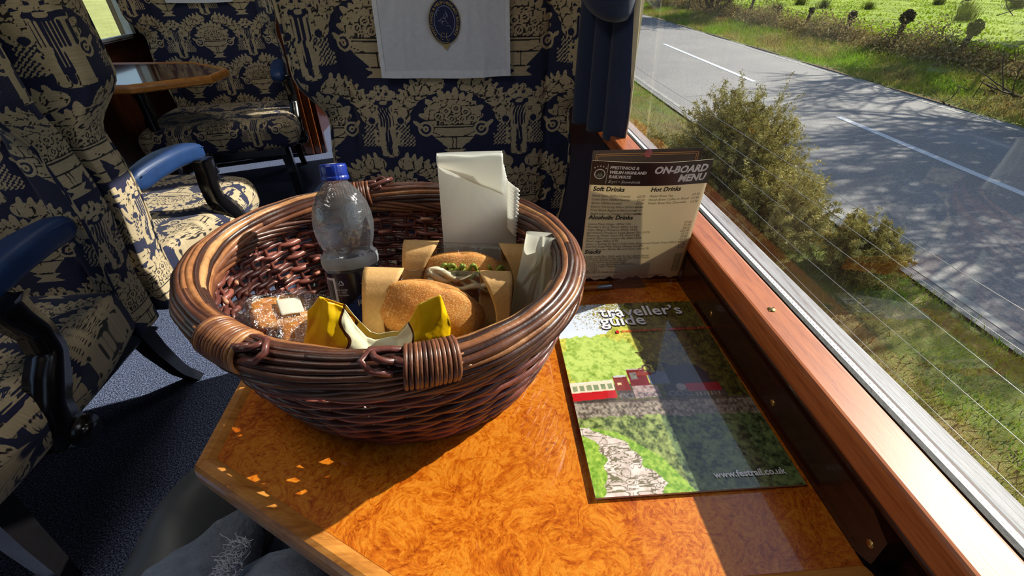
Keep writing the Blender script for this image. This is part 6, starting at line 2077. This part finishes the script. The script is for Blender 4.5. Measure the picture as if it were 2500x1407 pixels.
# gorse bushes
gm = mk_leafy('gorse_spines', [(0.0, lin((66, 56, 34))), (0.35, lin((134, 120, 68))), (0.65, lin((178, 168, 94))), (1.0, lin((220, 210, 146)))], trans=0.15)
gy = plain('gorse_flower_yellow', lin((250, 196, 20)), 0.6); gst = plain('gorse_stem', lin((92, 74, 50)), 0.9)
def gorse(loc, sz, nst, label, seed, flowers=60, dens=1.0):
    r = empty('gorse_bush', loc, 0, label, 'bush', 'gorse bushes beside the track')
    rg = np.random.default_rng(seed)
    st = MB(); PP = []; TT = []; tips = []
    for k in range(nst):
        d = rg.normal(0, 1, 3); d[2] = abs(d[2]) * 0.9 + 0.25; d /= np.linalg.norm(d)
        e = d * np.array(sz) * rg.uniform(0.75, 1.08)
        t = np.linspace(0, 1, 9)
        bend = rg.normal(0, 0.06, 3)
        P = e[None, :] * t[:, None] + bend[None, :] * (t * (1 - t) * 4)[:, None] + np.array([0, 0, 0.08]) * (t ** 2)[:, None]
        st.tube(P, 0.007 * (1 - 0.75 * t), 4, False)
        tips.append(P[-1])
        for tt in np.linspace(0.35, 1.0, 9):
            b0 = np.array([np.interp(tt, t, P[:, q]) for q in range(3)])
            sd = rg.normal(0, 1, 3); sd /= np.linalg.norm(sd); sd = sd * 0.5 + d * 0.7
            L = rg.uniform(0.05, 0.16) * sz[2] * 1.3
            n = int(42 * dens)
            q = b0 + sd * L * rg.random((n, 1)) + rg.normal(0, 0.013, (n, 3))
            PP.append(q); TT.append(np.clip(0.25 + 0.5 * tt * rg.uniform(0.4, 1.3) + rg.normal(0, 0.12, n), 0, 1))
    st.build('stems', gst, r)
    PP = np.concatenate(PP); TT = np.concatenate(TT)
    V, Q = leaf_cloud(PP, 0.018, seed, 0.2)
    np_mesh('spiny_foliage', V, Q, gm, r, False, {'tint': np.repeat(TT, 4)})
    tips = np.array(tips)
    if flowers:
        idx = rg.integers(0, len(tips), max(2, flowers // 9))
        q = np.concatenate([tips[i] * rg.uniform(0.85, 1.0) + rg.normal(0, 0.022, (9, 3)) for i in idx])
        V, Q = leaf_cloud(q, 0.026, seed + 1)
        np_mesh('flowers', V, Q, gy, r, False)
    return r
gorse((2.75, 4.55, -1.0), (0.62, 0.85, 0.98), 330, 'largest gorse bush outside, tall and yellow-flecked, behind the menu card', 1, 110, 1.25)
gorse((2.70, 3.55, -1.0), (0.48, 0.50, 0.60), 190, 'second gorse bush, lower, nearer the window than the tall one', 2, 20)
gorse((3.1, 2.95, -1.0), (0.32, 0.36, 0.40), 80, 'small gorse bush at the near road edge, with one yellow sprig', 3, 12)
gorse((1.9, 5.4, -1.0), (0.5, 0.7, 0.45), 110, 'low flowering gorse at the left, just past the sill end', 4, 110)

# bare trees: the old multi-stem trunk at the far verge and two beyond the right of the view
bark = plain('grey_brown_bark', lin((88, 76, 64)), 0.95, 20, 0.3, 0.6, 40)
def tree(loc, h, label, seed, nstem=1, spread=0.5, r0=0.14):
    root = empty('bare_tree', loc, 0, label, 'tree', 'leafless roadside trees')
    rg = np.random.default_rng(seed); tr = MB(); br = MB()
    def grow(p, d, L, r, lvl):
        n = 7; P = [p]
        for k in range(n):
            d = d + rg.normal(0, 0.10, 3) + np.array([0, 0, 0.03]); d /= np.linalg.norm(d)
            P.append(P[-1] + d * L / n)
        P = np.array(P)
        (tr if lvl == 0 else br).tube(P, np.linspace(r, r * 0.6, n + 1), 6 if lvl < 2 else 4, False)
        if lvl < 4:
            for k in range(5 if lvl else 7):
                i = rg.integers(2, n + 1)
                dd = d + rg.normal(0, spread, 3); dd /= np.linalg.norm(dd)
                grow(P[i], dd, L * rg.uniform(0.55, 0.8), max(r * 0.55, 0.014), lvl + 1)
    for k in range(nstem):
        d = np.array([rg.normal(0, 0.25), rg.normal(0, 0.25), 1.0]); d /= np.linalg.norm(d)
        grow(np.array([rg.normal(0, 0.15), rg.normal(0, 0.15), 0.0]) if nstem > 1 else np.zeros(3), d, h * 0.42, r0, 0)
    tr.build('trunk', bark, root); br.build('branches', bark, root)
    return root
tree((11.3, 24.0, -0.9), 5.0, 'bare multi-stemmed tree trunk at the top edge of the view beside the far road bend', 5, 6, 0.45, 0.10)
tree((13.6, 8.3, -0.7), 8.5, 'bare tree in the field hedge, right of the view, casting its shadow over the road', 6, 2, 0.6)
tree((12.6, 5.6, -0.8), 8.0, 'second bare tree right of the view, nearer the train', 7, 2, 0.6)
tree((16.5, 13.4, -0.7), 6.5, 'bare tree far right beyond the fence', 8, 1, 0.6)
tree((11.2, 2.9, -0.9), 6.5, 'low bare tree right of the view at the verge', 9, 2, 0.7, 0.09)
for i, (x, y) in enumerate(((12.0, 26.5), (10.6, 28.5))):
    gorse((x, y, -0.9), (1.0, 1.2, 0.9), 120, ('dark thicket at the foot of the far tree', 'dark thicket behind the far road bend')[i], 20 + i, 0, 1.2)
